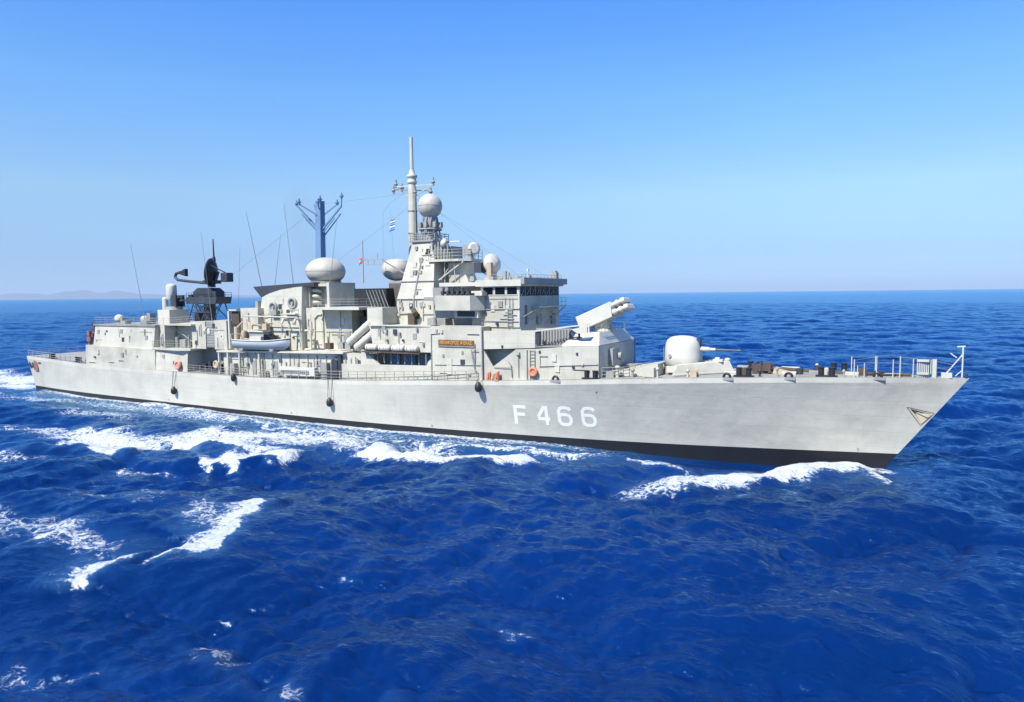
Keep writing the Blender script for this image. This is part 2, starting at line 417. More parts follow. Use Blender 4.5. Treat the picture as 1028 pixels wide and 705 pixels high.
for x, z, w, h in ((-36.2, 8.35, .16, 1.0), (-36.0, 9.9, .14, .35), (-44.3, 8.3, .3, .35), (-34.0, 6.4, .35, .22), (-31.0, 5.0, .25, .2)):
    y = -6.78 - .09 if z < 7.7 else -6.47 + (z - 8) * .115
    MB().box(x - w / 2, x + w / 2, y - .06, y + .2, z, z + h).build("wall_fitting", MID, hangar)
def small_dome(x, y, z, r, parent, mat=WHITE):
    d = MB().cyl((x, y, z), (x, y, z + r * .6), r * .75, r * .75, 16).build("dome_base", MID, parent)
    return MB().lathe((x, y, z + r * .6), [(r * .98, 0), (r * 1.02, r * .35)] + [(r * 1.02 * math.cos(t), r * .35 + r * math.sin(t)) for t in np.linspace(.1, 1.57, 8)], 20).build("satellite_dome", mat, parent)
small_dome(-45.0 + .3, -2.6, 10.95, .68, hangar)
small_dome(-38.4, -2.6, 10.95, .6, hangar, BEIGE)
for x, y, w, h in ((-41.2, -4.6, 1.2, .45), (-39.4, -1.6, .8, 1.5), (-36.9, -3.6, 1.3, .8), (-43.2, -3.4, .5, .8), (-35.4, -5.2, 1.4, .5)):
    MB().box(x, x + w, y, y + .9, 10.94, 10.94 + h).build("roof_locker", MID, hangar)
# quarterdeck fittings aft of the hangar
rail(-65.4, -47.2, lambda x: -bd(x) + .1, lambda x: zd(x), 0.95, 1.5, mat=RAILM)
rail(-65.4, -47.2, lambda x: bd(x) - .1, lambda x: zd(x), 0.95, 1.5, mat=RAILM)
rail_path([(-65.5, -5.6, 5.4), (-65.5, 5.6, 5.4)], .95, 1.5)
q = MB()
q.box(-56.5, -53.5, 2.2, 3.6, 5.1, 6.3).build("quarterdeck_locker", PALE, FR)
MB().box(-51.6, -50.2, 3.0, 4.2, 4.95, 5.8).build("quarterdeck_locker", PALE, FR)
MB().cyl((-60, 3, 5.2), (-60, 3, 6.0), .5, .5, 12).build("stern_capstan", PALE, FR)
q = MB().box(-48.0, -47.2, -6.3, -5.7, 4.8, 5.4); q.build("deck_box", DARK, FR)
def bollards(x, y, mat=BLACK, h=.75, gap=.85, r=.24):
    z = zd(x); b = MB()
    b.box(x - gap / 2 - .42, x + gap / 2 + .42, y - .32, y + .32, z + .012, z + .13)
    for s in (-1, 1):
        b.cyl((x + s * gap / 2, y, z + .13), (x + s * gap / 2, y, z + h), r, r, 14).cyl((x + s * gap / 2, y, z + h), (x + s * gap / 2, y, z + h + .08), r * 1.18, r * 1.18, 14)
    return b.build("mooring_bollard", mat, FR)
for x, y in ((-58.5, -5.5), (-50.5, -5.9), (34.6, -5.3), (48.3, -3.2), (54.9, -2.1), (55.6, 1.9), (48.2, 3.0), (34.6, 5.3)): bollards(x, y)

# ------------------------------------------------------------------ close-in gun on the hangar
cg = MB().box(-34.0, -31.3, -3.4, -.25, 10.94, 13.0).build("close_in_gun", PALE, FR)
MB().cyl((-33.1, -1.3, 13.0), (-33.1, -1.3, 13.45), 1.2, 1.1, 20).build("turntable", MID, cg)
MB().box(-33.0, -31.9, -1.9, -1.55, 13.4, 15.1).box(-33.0, -31.9, -.75, -.4, 13.4, 15.1).cyl((-32.6, -1.15, 14.2), (-31.2, -1.15, 14.3), .25, .2, 10).cyl((-31.2, -1.15, 14.3), (-30.5, -1.15, 14.35), .12, .1, 8).box(-33.4, -32.4, -1.7, -.6, 13.5, 14.7).build("gun_mount", DARK, cg)
MB().lathe((-33.9, -1.1, 14.45), [(.66, 0), (.74, .12), (.74, 1.9), (.70, 2.1), (.55, 2.26), (.25, 2.36), (0, 2.38)], 24).build("radome", WHITE, cg)
MB().cyl((-34.9, -1.5, 13.0), (-34.9, -1.5, 14.6), .42, .42, 14).ell((-34.9, -1.5, 14.6), .42, .25, 14, 8, lo=0).build("ammunition_drum", PALE, cg)
rail_path([(-35.5, -5.0, 10.95), (-30.4, -5.0, 10.95), (-24, -5.0, 11.28)], .9, 1.2, 3, .018)

# ------------------------------------------------------------------ structure forward of the hangar (radar house + sponson)
rh = MB().box(-30.55, -28.2, -5.6, 6.0, 7.62, 11.0).box(-28.2, -16.6, -4.6, 5.6, 7.8, 11.2)
radar_house = rh.build("radar_house", GREY, FR)
MB().prism_xy([(-30.5, -6.9), (-24.6, -7.0), (-22.9, -6.4), (-22.6, -5.0), (-22.6, -3), (-30.5, -3)], 7.6, 7.86).build("sponson_deck", PALE, radar_house)
MB().loft([[(-30.3, -6.75, 7.6), (-24.6, -6.85, 7.6), (-23.1, -6.2, 7.6), (-23.1, -4, 7.6), (-30.3, -4, 7.6)], [(-30.2, -6.75, 7.0), (-27.6, -6.3, 7.0), (-26.2, -5.6, 7.0), (-26.2, -4, 7.0), (-30.2, -4, 7.0)]]).build("sponson_bracket", GREY, radar_house)
MB().hexa([(-29.9, -6.95, 4.6), (-23.6, -6.5, 4.6), (-23.6, -3, 4.6), (-29.9, -3, 4.6)], [(-29.9, -6.7, 7.1), (-23.6, -6.3, 7.6), (-23.6, -3, 7.6), (-29.9, -3, 7.1)]).build("lower_wall", GREY, radar_house)
MB().box(-28.2, -27.9, -6.6, -5.0, 7.86, 11.0).box(-28.3, -22.7, -6.3, -4.6, 10.95, 11.15).bar((-27.8, -5.7, 10.9), (-23, -4.7, 7.9), .06).build("sponson_frame", GREY, radar_house)
for k in range(5): MB().box(-30.1 + k * .42, -29.8 + k * .42, -5.9, -5.62, 8 + .3 * (k % 2), 9.3 + .4 * (k % 3)).build("wall_locker", MID, radar_house)
MB().cyl((-27.2, -5.2, 7.9), (-27.2, -5.2, 9.3), .3, .3, 10).build("gas_bottle", MID, radar_house)
MB().box(-26.2, -25.0, -5.6, -4.7, 7.9, 9.0).build("deck_box", MID, radar_house)
MB().cyl((-24.2, -5.6, 7.9), (-24.2, -5.6, 9.6), .18, .1, 8).build("vent_pipe", MID, radar_house)
rail_path([(-30.4, -6.8, 7.87), (-24.6, -6.9, 7.87), (-22.9, -6.3, 7.87)], 1.0, 1.1, 3, .02, radar_house)
MB().box(-23.5, -20.7, -5.6, -3, 7.85, 11.5).build("equipment_room", GREY, radar_house)
vt = MB().box(-20.6, -19.0, -5.5, -4.6, 8.1, 11.5)
for k in range(9): vt.box(-20.55, -19.05, -5.56, -5.45, 8.3 + k * .35, 8.5 + k * .35)
vt.build("vent_louvre", MID, radar_house)
MB().box(-18.95, -16.5, -5.6, -3.2, 7.85, 11.7).build("deck_store", GREY, radar_house)
MB().box(-16.3, -16.05, -5.5, -5.2, 8, 13.1).box(-16.3, -14.6, -5.5, -5.2, 12.95, 13.15).build("gantry_post", PALE, radar_house)
MB().box(-15.9, -14.5, -5.2, -4.9, 11.3, 12.9).build("brown_screen", RUSTY, radar_house)
MB().box(-14.4, -11.2, -5.0, 3.0, 8, 13.3).build("aft_funnel_house", GREY, radar_house)
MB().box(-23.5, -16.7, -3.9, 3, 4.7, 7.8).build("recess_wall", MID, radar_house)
# gear inside the shaded recess under the sponson
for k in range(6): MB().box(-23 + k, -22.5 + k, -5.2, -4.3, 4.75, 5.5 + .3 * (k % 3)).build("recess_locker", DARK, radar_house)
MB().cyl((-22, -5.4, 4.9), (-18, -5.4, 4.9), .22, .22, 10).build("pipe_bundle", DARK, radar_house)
rail_path([(-23.4, -6.6, 4.75), (-17, -6.8, 4.72)], .95, 1.2, 3, .02)
# air search radar with its lattice stand
sr = MB().cyl((-27, 0, 13.9), (-27, 0, 14.9), 1.5, 1.4, 16).build("search_radar", DARK, FR)
lt = MB()
cs = [(-29.8, -1.6), (-24.4, -1.6), (-24.4, 1.6), (-29.8, 1.6)]
tp = [(-28.6, -1.2), (-25.4, -1.2), (-25.4, 1.2), (-28.6, 1.2)]
for (a, b), (c, d) in zip(cs, tp): lt.bar((a, b, 11), (c, d, 14.5), .13)
for i in range(4):
    j = (i + 1) % 4; lt.bar((*cs[i], 11.1), (*tp[j], 14.4), .10).bar((*cs[j], 11.1), (*tp[i], 14.4), .10)
lt.box(-27.5, -26.4, -.6, .6, 11, 13.9).box(-29.6, -28.6, -.6, .6, 11, 12.6).bar((-29.2, -1.5, 12.6), (-24.9, -1.5, 12.6), .12).bar((-29.0, -1.4, 13.5), (-25.1, -1.4, 13.5), .12).bar((-27, -1.6, 11), (-28.6, -1.2, 14.3), .12).bar((-27, -1.6, 11), (-25.4, -1.2, 14.3), .12)
lt.build("lattice_stand", DARK, sr)
pl = MB().prism_xz([(-30.4, 14.3), (-24.0, 14.3), (-23.7, 15.3), (-30.4, 15.3)], -1.3, 1.3).box(-29.0, -25.0, -1.1, 1.1, 15.3, 16.1).prism_xz([(-29.0, 16.1), (-25.0, 16.1), (-25.8, 16.6), (-28.2, 16.6)], -1.0, 1.0)
pl.build("radar_platform", DARK, sr)
rail_path([(-30.3, -1.3, 15.3), (-23.8, -1.3, 15.3), (-23.8, 1.3, 15.3), (-30.3, 1.3, 15.3), (-30.3, -1.3, 15.3)], .6, 1.2, 2, .025, sr, DARK)
MB().cyl((-26.3, 0, 16.8), (-26.3, 0, 17.6), .55, .45, 12).box(-27.2, -25.2, -.8, .8, 17.3, 17.8).build("radar_pedestal", DARK, sr)
ar = MB().tube([(-26.3, .1, 17.3), (-29, .1, 17.55), (-31.5, .1, 17.75), (-34.0, .1, 18.0), (-34.6, .1, 18.45), (-34.3, .1, 18.95), (-33.4, .1, 19.1)], .20, 8)
ar.tube([(-26.3, -.5, 17.3), (-31.5, -.1, 17.75)], .10, 6).tube([(-26.3, .7, 17.3), (-31.5, .3, 17.75)], .10, 6)
for k in range(6):
    ar.bar((-27.2 - k * .75, -.45 + k * .06, 17.3 + k * .06), (-27.6 - k * .75, .65 - k * .06, 17.34 + k * .06), .05).bar((-27.2 - k * .75, .1, 17.42 + k * .05), (-27.6 - k * .75, -.4 + k * .06, 17.3 + k * .06), .04)
ar.build("feed_arm", DARK, sr)
for x_, y_, w_, h_ in ((-30.0, -1.2, .7, .5), (-24.9, -1.1, .8, .9), (-29.3, .6, .6, .7)): MB().box(x_, x_ + w_, y_, y_ + .5, 15.3, 15.3 + h_).build("drive_cabinet", DARK, sr)
for k in range(5): MB().bar((-30.2 + k * 1.5, -1.32, 14.25), (-29.6 + k * 1.5, -1.32, 13.6), .06).build("platform_bracket", DARK, sr)
MB().hexa([(-33.6, -.05, 18.9), (-33.6, .25, 18.9), (-33.6, .25, 19.1), (-33.6, -.05, 19.1)], [(-31.9, -.15, 18.5), (-31.9, .35, 18.5), (-31.9, .35, 19.6), (-31.9, -.15, 19.6)]).build("feed_horn", BLACK, sr)
# dish: open bowl facing aft toward the horn
ax = Vector((-.86, -.45, .12)).normalized()
rr = np.linspace(0.02, 1, 10)
MB().lathe(tuple(Vector((-25.1, -.2, 18.9))), [(1.95 * t, .75 * t * t) for t in rr] + [(1.95 * t, .75 * t * t - .12) for t in rr[::-1]], 28, ax).build("reflector", BLACK, sr)
MB().cyl((-25.2, -.2, 17.6), (-24.6, -.1, 19), .2, .2, 8).tube([(-24.9, -1.2, 19.9), (-23.2, 0, 18.8), (-24.9, 1, 17.9)], .09, 6).build("reflector_brace", DARK, sr)
MB().box(-23.6, -22.3, -.6, .6, 17.5, 18.8).build("counterweight", DARK, sr, .12)
MB().cyl((-25.3, -.2, 20.6), (-25.3, -.2, 23.6), .13, .08, 8).cyl((-25.3, -.2, 20.5), (-25.3, -.2, 21.1), .28, .2, 8).build("radar_mast", DARK, sr)

for ch_ in [c for c in sr.children if c.name.split(".")[0] not in ("lattice_stand",)]: ch_.location.z = -.5 if ch_.name.split(".")[0] in ("radar_platform", "railing") else -.62
# ------------------------------------------------------------------ amidships deckhouse and boat deck
mh = MB().hexa([(-16.6, -6.15, 4.6), (8.6, -6.15, 5.0), (8.6, 6.15, 5.0), (-16.6, 6.15, 4.6)], [(-16.6, -6.15, 7.62), (8.6, -6.15, 8.2), (8.6, 6.15, 8.2), (-16.6, 6.15, 7.62)])
midh = mh.build("midship_deckhouse", GREY, FR)
MB().hexa([(-17.2, -6.75, 7.62), (4.6, -6.75, 8.1), (4.6, 6.75, 8.1), (-17.2, 6.75, 7.62)], [(-17.2, -6.75, 7.82), (4.6, -6.75, 8.3), (4.6, 6.75, 8.3), (-17.2, 6.75, 7.82)]).build("boat_deck", PALE, midh)
for x in (-16.9, -15.2, -13.0, -9.4): MB().box(x - .11, x + .11, -6.7, -6.45, zd(x), 7.72).build("deck_stanchion", GREY, midh)
for x in np.arange(-12, 8, 1.5): MB().box(x - .045, x + .045, -6.26, -6.14, 4.9, 7.75).build("wall_frame", MID if int(x * 2) % 3 == 0 else GREY, midh)
for x in (-11.2, -7.4, 2.0): MB().box(x, x + .75, -6.21, -6.12, zd(x) + .25, zd(x) + 2.0).build("door", MID, midh)
for x, w, h in ((-14.6, .7, 1.5), (-8.6, .4, .7), (-6.2, .35, .7), (1.1, .9, 1.9)): MB().box(x, x + w, -6.75, -6.2, zd(x) + .05, zd(x) + .05 + h).build("deck_locker", MID, midh)
MB().box(2.6, 3.5, -6.6, -6.2, zd(2) + .05, zd(2) + 2.3).box(3.5, 4.0, -6.5, -6.2, 5.2, 7.9).build("vertical_locker", DARK, midh)
rail(-16.5, 22.6, lambda x: -bd(x) + .12, lambda x: zd(x), 1.02, 1.3, r=.036)
rail_path([(-17, -6.7, 7.85), (-13.8, -6.7, 7.9)], 1.0, 1.0, 3, .02, midh)
# clutter on the boat deck aft: davit crane, liferaft winch, canvas covered reel
cr = MB().cyl((-14.6, -5.6, 7.85), (-14.6, -5.6, 10.9), .35, .28, 12).bar((-14.6, -5.6, 10.7), (-12.4, -6.4, 11.6), .16).bar((-12.4, -6.4, 11.6), (-9.0, -6.4, 11.2), .12)
cr.build("boat_crane", TAN, FR)
MB().cyl((-13.7, -5.5, 8), (-13.2, -5.5, 10.4), .55, .35, 10).build("canvas_cover", TAN, midh)
MB().box(-12.2, -9.6, -5.6, -4.6, 7.9, 10.3).box(-9.2, -8.0, -5.4, -4.6, 7.95, 9.9).build("winch_house", MID, midh)
MB().box(-12.3, -9.5, -5.8, -4.5, 10.3, 10.6).build("winch_roof", PALE, midh)
dv = MB()
for x in (-5.2, -3.2): dv.tube([(x, -5.4, 8.1), (x, -5.4, 11.4), (x + .15, -5.8, 12.0), (x + .3, -6.6, 12.0), (x + .3, -6.9, 11.5)], .13, 8)
dv.tube([(-12.4, -5.9, 12.3), (-3.4, -5.9, 12.2), (-2.9, -5.9, 11.6), (-2.9, -5.9, 9.2)], .09, 8).tube([(-5.2, -5.5, 10.6), (-1.9, -5.5, 10.6), (-1.6, -5.5, 10.2), (-1.6, -5.5, 8.4), (-2.6, -5.5, 8.3)], .13, 8)
dv.build("boat_davit", GREY, FR)

# ------------------------------------------------------------------ funnel
fn = MB().loft([[(-13.0, y, 7.9), (-4.4, y, 8.1), (-4.4, y2, 15.95), (-5.6, y2, 15.88), (-8.2, y2, 15.6), (-10.2, y2, 15.15), (-11.5, y2, 14.7)] for y, y2 in ((-4.5, -3.9), (4.5, 3.9))])
funnel = fn.build("funnel", GREY, FR)
MB().prism_xz([(-13.4, 16.05), (-11.9, 14.62), (-10.2, 15.2), (-8.2, 15.64), (-5.0, 15.95), (-2.6, 16.0), (-2.6, 16.45)], -3.7, 3.7).build("funnel_cap", DARK, funnel)
for x, z, r in ((-9.3, 13.4, .55), (-5.9, 13.9, .6)):
    MB().torus((x, -4.15, z), r, .18, (0, 1, .08)).cyl((x, -4.3, z), (x, -4.0, z), .2, .2, 10).box(x - .9, x + .9, -4.2, -3.95, z - .95, z - .75).build("vent_fan", MID, funnel)
MB().tube([(-12.4, -4.45, 12.4), (-4.5, -4.4, 12.5)], .05, 5).tube([(-12.2, -4.3, 10.9), (-4.5, -4.4, 10.9)], .05, 5).tube([(-9.8, -4.35, 8.3), (-9.6, -4.2, 12.4)], .07, 6).build("funnel_pipe", MID, funnel)
MB().box(-12.3, -11.8, -4.4, -3.9, 11.4, 14.2).box(-9.4, -8.2, -4.75, -4.1, 12.4, 13.0).build("funnel_box", MID, funnel)
MB().box(-6.9, -4.9, -4.75, -4.1, 12.5, 12.65).build("fan_platform", PALE, funnel)
# dome pedestal, platform, mid block
mb_ = MB().box(-1.5, 3.0, -3.3, 5.0, 8.0, 13.1)
mblock = mb_.build("radome_house", GREY, FR)
MB().box(-1.6, 5.8, -5.2, 4.6, 13.1, 13.42).build("radome_platform", PALE, mblock)
MB().box(-4.4, -1.5, -3.5, 4.8, 8.0, 13.3).build("house_annex", GREY, mblock)
MB().box(-4.5, -4.1, -3.0, 1.7, 13.42, 16.3).box(-1.2, -.8, -3.0, 1.7, 13.42, 16.4).box(-4.1, -1.2, -1.9, 1.7, 13.42, 16.3).box(-4.1, -1.2, -3, -1.9, 15.95, 16.25).build("radome_pedestal", GREY, mblock)
cv = MB()
for k in range(3): cv.torus((-3.3, -2.5, 13.9 + k * .75), .42, .2, (0, .25, 1), 16, 8)
cv.build("cable_drum", PALE, mblock)
MB().tube([(-2.9, -3.6, 8.3), (-2.8, -3.6, 12.0), (-2.2, -3.6, 12.5), (-1.6, -3.6, 12.5)], .1, 6).tube([(-4.2, -3.56, 10.4), (-1.5, -3.56, 10.45)], .05, 5).tube([(-1.2, -3.38, 10.4), (2.9, -3.38, 10.5)], .05, 5).tube([(1.2, -3.38, 8.4), (1.2, -3.38, 12.9)], .07, 6).build("wall_pipe", GREY, mblock)
MB().box(1.7, 2.7, -3.40, -3.2, 8.4, 10.6).build("door", MID, mblock)
rail_path([(-1.5, -5.1, 13.42), (5.7, -5.1, 13.42), (5.7, 4.4, 13.42)], .95, 1.2, 3, .018, mblock)
MB().ell((-3.2, -1.0, 17.85), 2.46, 1.74, 40, 24).cyl((-3.15, -1.0, 16.1), (-3.15, -1.0, 16.6), 1.7, 1.9, 24).build("radome_aft", BEIGE, mblock).name = "radome"
MB().torus((-3.2, -1.0, 17.85), 2.465, .03, (0, 0, 1), 48, 6).build("radome_seam", MID, mblock)
MB().torus((-3.2, -1.0, 16.35), 1.62, .10, (0, 0, 1), 36, 8).build("radome_ring", MID, mblock)
# dark intakes between funnel and mast
it = MB().box(3.6, 8.5, -2.6, 4.5, 8.2, 12.2).box(1.6, 6.6, -1.2, 3.2, 12.2, 15.6)
it = it.build("intake_house", BLACK, FR)
sl = MB()
for k in range(6): sl.bar((3.6 + k * .5, -1.3, 15.4), (4.6 + k * .5, -1.3, 13.1), .07)
sl.build("intake_slat", MID, it)
MB().box(5.9, 9.1, 0.2, 4.6, 13.4, 16.2).build("intake_screen", paint("sooty brown grey", (.12, .11, .095), .7, .35, .1), it)
MB().box(5.4, 9.2, 1.0, 5.0, 16.2, 16.5).build("radome_floor", MID, it)
MB().ell((4.9, 3.0, 18.0), 1.85, 1.45, 36, 20, lo=-90, hi=38).ell((4.9, 3, 18.85), 1.45, .45, 36, 8, lo=0).build("port_radome", BEIGE, it).name = "radome"
# aft mast
am = MB().loft([[(-6.6, .5, 13), (-5.6, .5, 13), (-5.6, 1.5, 13), (-6.6, 1.5, 13)], [(-6.15, .6, 27.0), (-5.3, .6, 27.0), (-5.3, 1.4, 27.0), (-6.15, 1.4, 27.0)]])
amast = am.build("aft_mast", BLUEG, FR)
ab = MB()
ab.bar((-6.0, 1, 23.3), (-9.9, 1, 26.8), .19).bar((-6.0, 1, 22.8), (-8.4, 1, 24.9), .12).bar((-5.4, 1, 23.4), (-2.1, 1, 26.1), .19).bar((-5.4, 1, 22.9), (-3.3, 1, 24.7), .10)
ab.bar((-2.1, 1, 26.1), (-2.0, 1, 27.2), .13).bar((-5.9, .6, 25.2), (-7.8, -.6, 26.6), .15).bar((-5.4, 1.2, 25.2), (-3.9, 2.2, 26.6), .15).bar((-5.5, .6, 26), (-4.6, -.5, 26.4), .12)
ab.bar((-6.0, 1.3, 22.6), (-9.3, 1.3, 25.6), .12).bar((-5.4, 1.3, 22.6), (-2.5, 1.3, 25.2), .12).bar((-6.3, 1, 25.6), (-8.2, 2.4, 26.9), .13)
ab.build("mast_arm", BLUEG, amast)
for p in ((-9.9, 1, 26.7), (-7.8, -.6, 26.6), (-3.9, 2.2, 26.5), (-2.0, 1, 27.1), (-5.7, 1, 27.0), (-4.6, -.5, 26.4)):
    MB().cyl(p, (p[0], p[1], p[2] + .7), .16, .1, 8).cyl((p[0], p[1], p[2] + .2), (p[0], p[1], p[2] + .35), .26, .26, 8).build("mast_antenna", BLUEG, amast)

# ------------------------------------------------------------------ forward superstructure
fw = MB()
fw.hexa([(8.6, -6.05, 8.55), (16.7, -6.3, 8.6), (16.7, 6.3, 8.6), (8.6, 6.05, 8.55)], [(8.0, -6.05, 11.45), (16.7, -6.3, 11.35), (16.7, 6.3, 11.35), (8.0, 6.05, 11.45)])
fw.hexa([(16.7, -6.38, 5.4), (23.1, -6.38, 5.8), (23.1, 6.38, 5.8), (16.7, 6.38, 5.4)], [(16.7, -6.38, 11.4), (23.1, -6.38, 11.45), (23.1, 6.38, 11.45), (16.7, 6.38, 11.4)])
fwd = fw.build("forward_superstructure", GREY, FR)
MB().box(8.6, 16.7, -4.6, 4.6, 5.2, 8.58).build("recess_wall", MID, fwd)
MB().hexa([(3.5, -6.4, 5.0), (16.7, -6.42, 5.6), (16.7, -6.3, 5.6), (3.5, -6.28, 5.0)], [(3.5, -6.4, 6.9), (16.7, -6.42, 7.2), (16.7, -6.3, 7.2), (3.5, -6.28, 6.9)]).build("bulwark", GREY, fwd)
MB().prism_xz([(7.0, 6.8), (9.6, 7.0), (9.2, 7.3), (7.6, 8.5), (7.0, 8.6)], -6.36, -6.1).prism_xz([(16.1, 7.15), (16.7, 7.15), (16.7, 7.9), (16.3, 7.6)], -6.4, -6.2).build("gusset", PALE, fwd)
rf = MB().box(7.6, 15.6, -7.0, -6.1, 8.42, 8.56)
for x in np.arange(8, 15.6, .92): rf.bar((x, -6.9, 8.45), (x, -6.1, 7.7), .06)
rf.build("raft_rack", RUSTY, fwd)
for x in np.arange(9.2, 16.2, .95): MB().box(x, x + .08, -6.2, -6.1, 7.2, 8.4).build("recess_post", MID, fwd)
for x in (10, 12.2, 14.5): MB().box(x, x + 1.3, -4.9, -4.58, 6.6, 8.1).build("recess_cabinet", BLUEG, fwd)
# name board
nb = MB().box(17.75, 22.15, -6.47, -6.385, 9.42, 10.02).build("name_board", WOOD, fwd)
MB().box(17.7, 22.2, -6.5, -6.385, 9.32, 9.415).build("board_ledge", MID, fwd)
fc = bpy.data.curves.new("name_text", 'FONT'); fc.body = "ΝΙΚΗΦΟΡΟΣ ΦΩΚΑΣ"; fc.size = .52; fc.align_x = 'CENTER'; fc.align_y = 'CENTER'; fc.extrude = .012; fc.offset = .012
fo = bpy.data.objects.new("name_text", fc); COL.objects.link(fo)
dg = bpy.context.evaluated_depsgraph_get(); dg.update()
tm = bpy.data.meshes.new_from_object(fo.evaluated_get(dg)); bpy.data.objects.remove(fo)
xs = [v.co.x for v in tm.vertices]; k = 4.0 / (max(xs) - min(xs))
for v in tm.vertices: v.co = (19.95 + v.co.x * k, -6.475 - v.co.z - .012, 9.72 + v.co.y * .95)
tm.materials.clear(); tm.materials.append(GOLD)
to = bpy.data.objects.new("board_lettering", tm); COL.objects.link(to); to.parent = nb
# wall details on the forward block
wd = MB().tube([(16.8, -6.44, 5.7), (16.8, -6.44, 10.6), (17.9, -6.44, 10.7)], .055, 5).tube([(17.2, -6.44, 7.35), (22.9, -6.44, 7.5)], .04, 5)
wd.tube([(21.9, -6.6, 9.1), (22.4, -6.6, 6.6)], .05, 5).tube([(22.7, -6.6, 9.1), (21.9, -6.6, 9.1)], .05, 5).tube([(23.15, -6.45, 5.9), (23.1, -6.45, 11.4)], .07, 5)
wd.build("wall_pipe", MID, fwd)
MB().box(18.7, 19.4, -6.43, -6.37, 6.3, 8.1).build("door", GREY, fwd)
MB().box(18.78, 19.32, -6.46, -6.42, 6.38, 8.02).build("door_panel", PALE, fwd)
MB().box(8.2, 16.7, -6.35, -6.15, 11.36, 11.5).tube([(17.9, -6.3, 11.45), (23, -6.3, 11.5)], .06, 5).build("deck_coaming", PALE, fwd)
# square box and two slanted canisters abreast the mast
MB().box(7.6, 9.8, -5.85, -3.2, 11.48, 13.4).build("equipment_box", GREY, fwd)
for a, b in (((4.6, -5.6, 9.35), (8.0, -5.6, 11.75)), ((5.7, -5.6, 8.75), (9.0, -5.6, 11.0))):
    mt = MB().cyl(a, b, .46, .46, 18); dvec = (Vector(b) - Vector(a)).normalized()
    for t in (.25, 1.6, 3.0): mt.cyl(Vector(a) + dvec * t, Vector(a) + dvec * (t + .14), .51, .51, 18)
    mt.build("launch_canister", PALE, FR)
MB().bar((5.2, -5.6, 8.2), (5.3, -5.6, 9.2), .1).bar((7.6, -5.6, 8.3), (7.6, -5.6, 10.6), .1).bar((5.2, -5.2, 8.2), (7.6, -5.2, 10.3), .08).bar((6.8, -5.9, 8.3), (8.4, -5.9, 9.8), .1).build("canister_frame", DARK, FR)
# mast tower
tw = MB()
rect = lambda x0, x1, y0, y1, z: [(x0, y0, z), (x1, y0, z), (x1, y1, z), (x0, y1, z)]
tw.loft([rect(9.6, 14.9, -3.2, 3.2, 11.3), rect(9.8, 14.9, -3.2, 3.2, 14.3), rect(10.4, 14.2, -1.9, 1.9, 18.6), rect(10.9, 13.6, -1.45, 1.45, 20.8)])
tower = tw.build("mast_tower", GREY, FR)
MB().box(10.6, 13.9, -1.7, 1.7, 20.8, 21.0).build("tower_deck", MID, tower)
rail_path([(10.7, -1.65, 21), (13.8, -1.65, 21), (13.8, 1.65, 21), (10.7, 1.65, 21), (10.7, -1.65, 21)], .8, .8, 3, .03, tower)
for x, z, s in ((11.6, 19.9, .3), (11.9, 17.1, .35), (12.7, 17.8, .2), (11.9, 12.3, .25), (13.3, 13.4, .4), (10.6, 13.1, .25), (10.4, 14.0, .2), (14.4, 13.3, .25)):
    yy = -3.2 if z <= 14.3 else (-3.2 + (z - 14.3) * 1.3 / 4.3 if z < 18.6 else -1.9 + (z - 18.6) * .2)
    MB().box(x - s / 2, x + s / 2, yy - .16, yy + .3, z, z + s * 1.3).build("tower_fitting", MID, tower)
MB().tube([(9.8, -3.28, 14.3), (14.9, -3.28, 14.3)], .06, 5).tube([(10.0, -2.7, 16.3), (14.7, -2.7, 16.3)], .06, 5).tube([(9.7, -3.27, 12.6), (12.3, -3.27, 12.7)], .09, 5).tube([(13.4, -3.27, 12.6), (14.9, -3.27, 12.6)], .07, 5).tube([(12.2, -3.25, 11.5), (12.2, -3.25, 14.2), (12.4, -1.8, 19)], .1, 6).build("tower_pipe", MID, tower)
MB().box(11.7, 12.6, -3.75, -3.2, 11.4, 12.7).cyl((12.9, -3.9, 12.6), (12.4, -3.6, 13.1), .35, .28, 12).bar((12.4, -3.6, 12.9), (11.7, -3.6, 11.5), .09).build("signal_lamp", RUSTY, tower)
# pole mast
pm = MB().loft([[(c[0], c[1], c[2]) for c in [(9.9 + rad * math.cos(2 * math.pi * i / 14), rad * math.sin(2 * math.pi * i / 14), z) for i in range(14)]] for rad, z in ((.62, 15.5), (.58, 20), (.48, 27.2), (.42, 28.0), (.28, 28.6), (.22, 29.2), (.20, 33.1))], True)
pole = pm.build("pole_mast", GREY, FR)
MB().lathe((9.9, 0, 27.7), [(.45, 0), (.56, .1), (.58, .3), (.5, .4), (.5, .7), (.62, .8), (.62, 1.0), (.35, 1.2), (.3, 1.6)], 16).build("mast_head", GREY, pole)
MB().bar((7.5, 0, 27.6), (12.9, 0, 27.4), .12).bar((8.4, -1.6, 27.0), (11.4, 1.6, 27.0), .12).bar((10.0, 0, 26.2), (12.8, 0, 27.4), .10).bar((9.6, 0, 26.2), (7.5, 0, 27.5), .10).bar((8.6, -1.4, 27), (8.5, 0, 27.5), .08).build("yard", GREY, pole)
for p in ((7.5, 0, 27.6), (8.4, -1.6, 26.6), (8.4, 0, 27.1), (12.9, 0, 27.4), (11.4, 1.6, 26.6), (10.9, -.8, 26.3), (9.0, .9, 26.3)):
    MB().cyl((p[0], p[1], p[2] - .1), (p[0], p[1], p[2] + .8), .15, .12, 10).ell((p[0], p[1], p[2] + .3), .24, .2, 12, 8).build("yard_antenna", MID, pole)
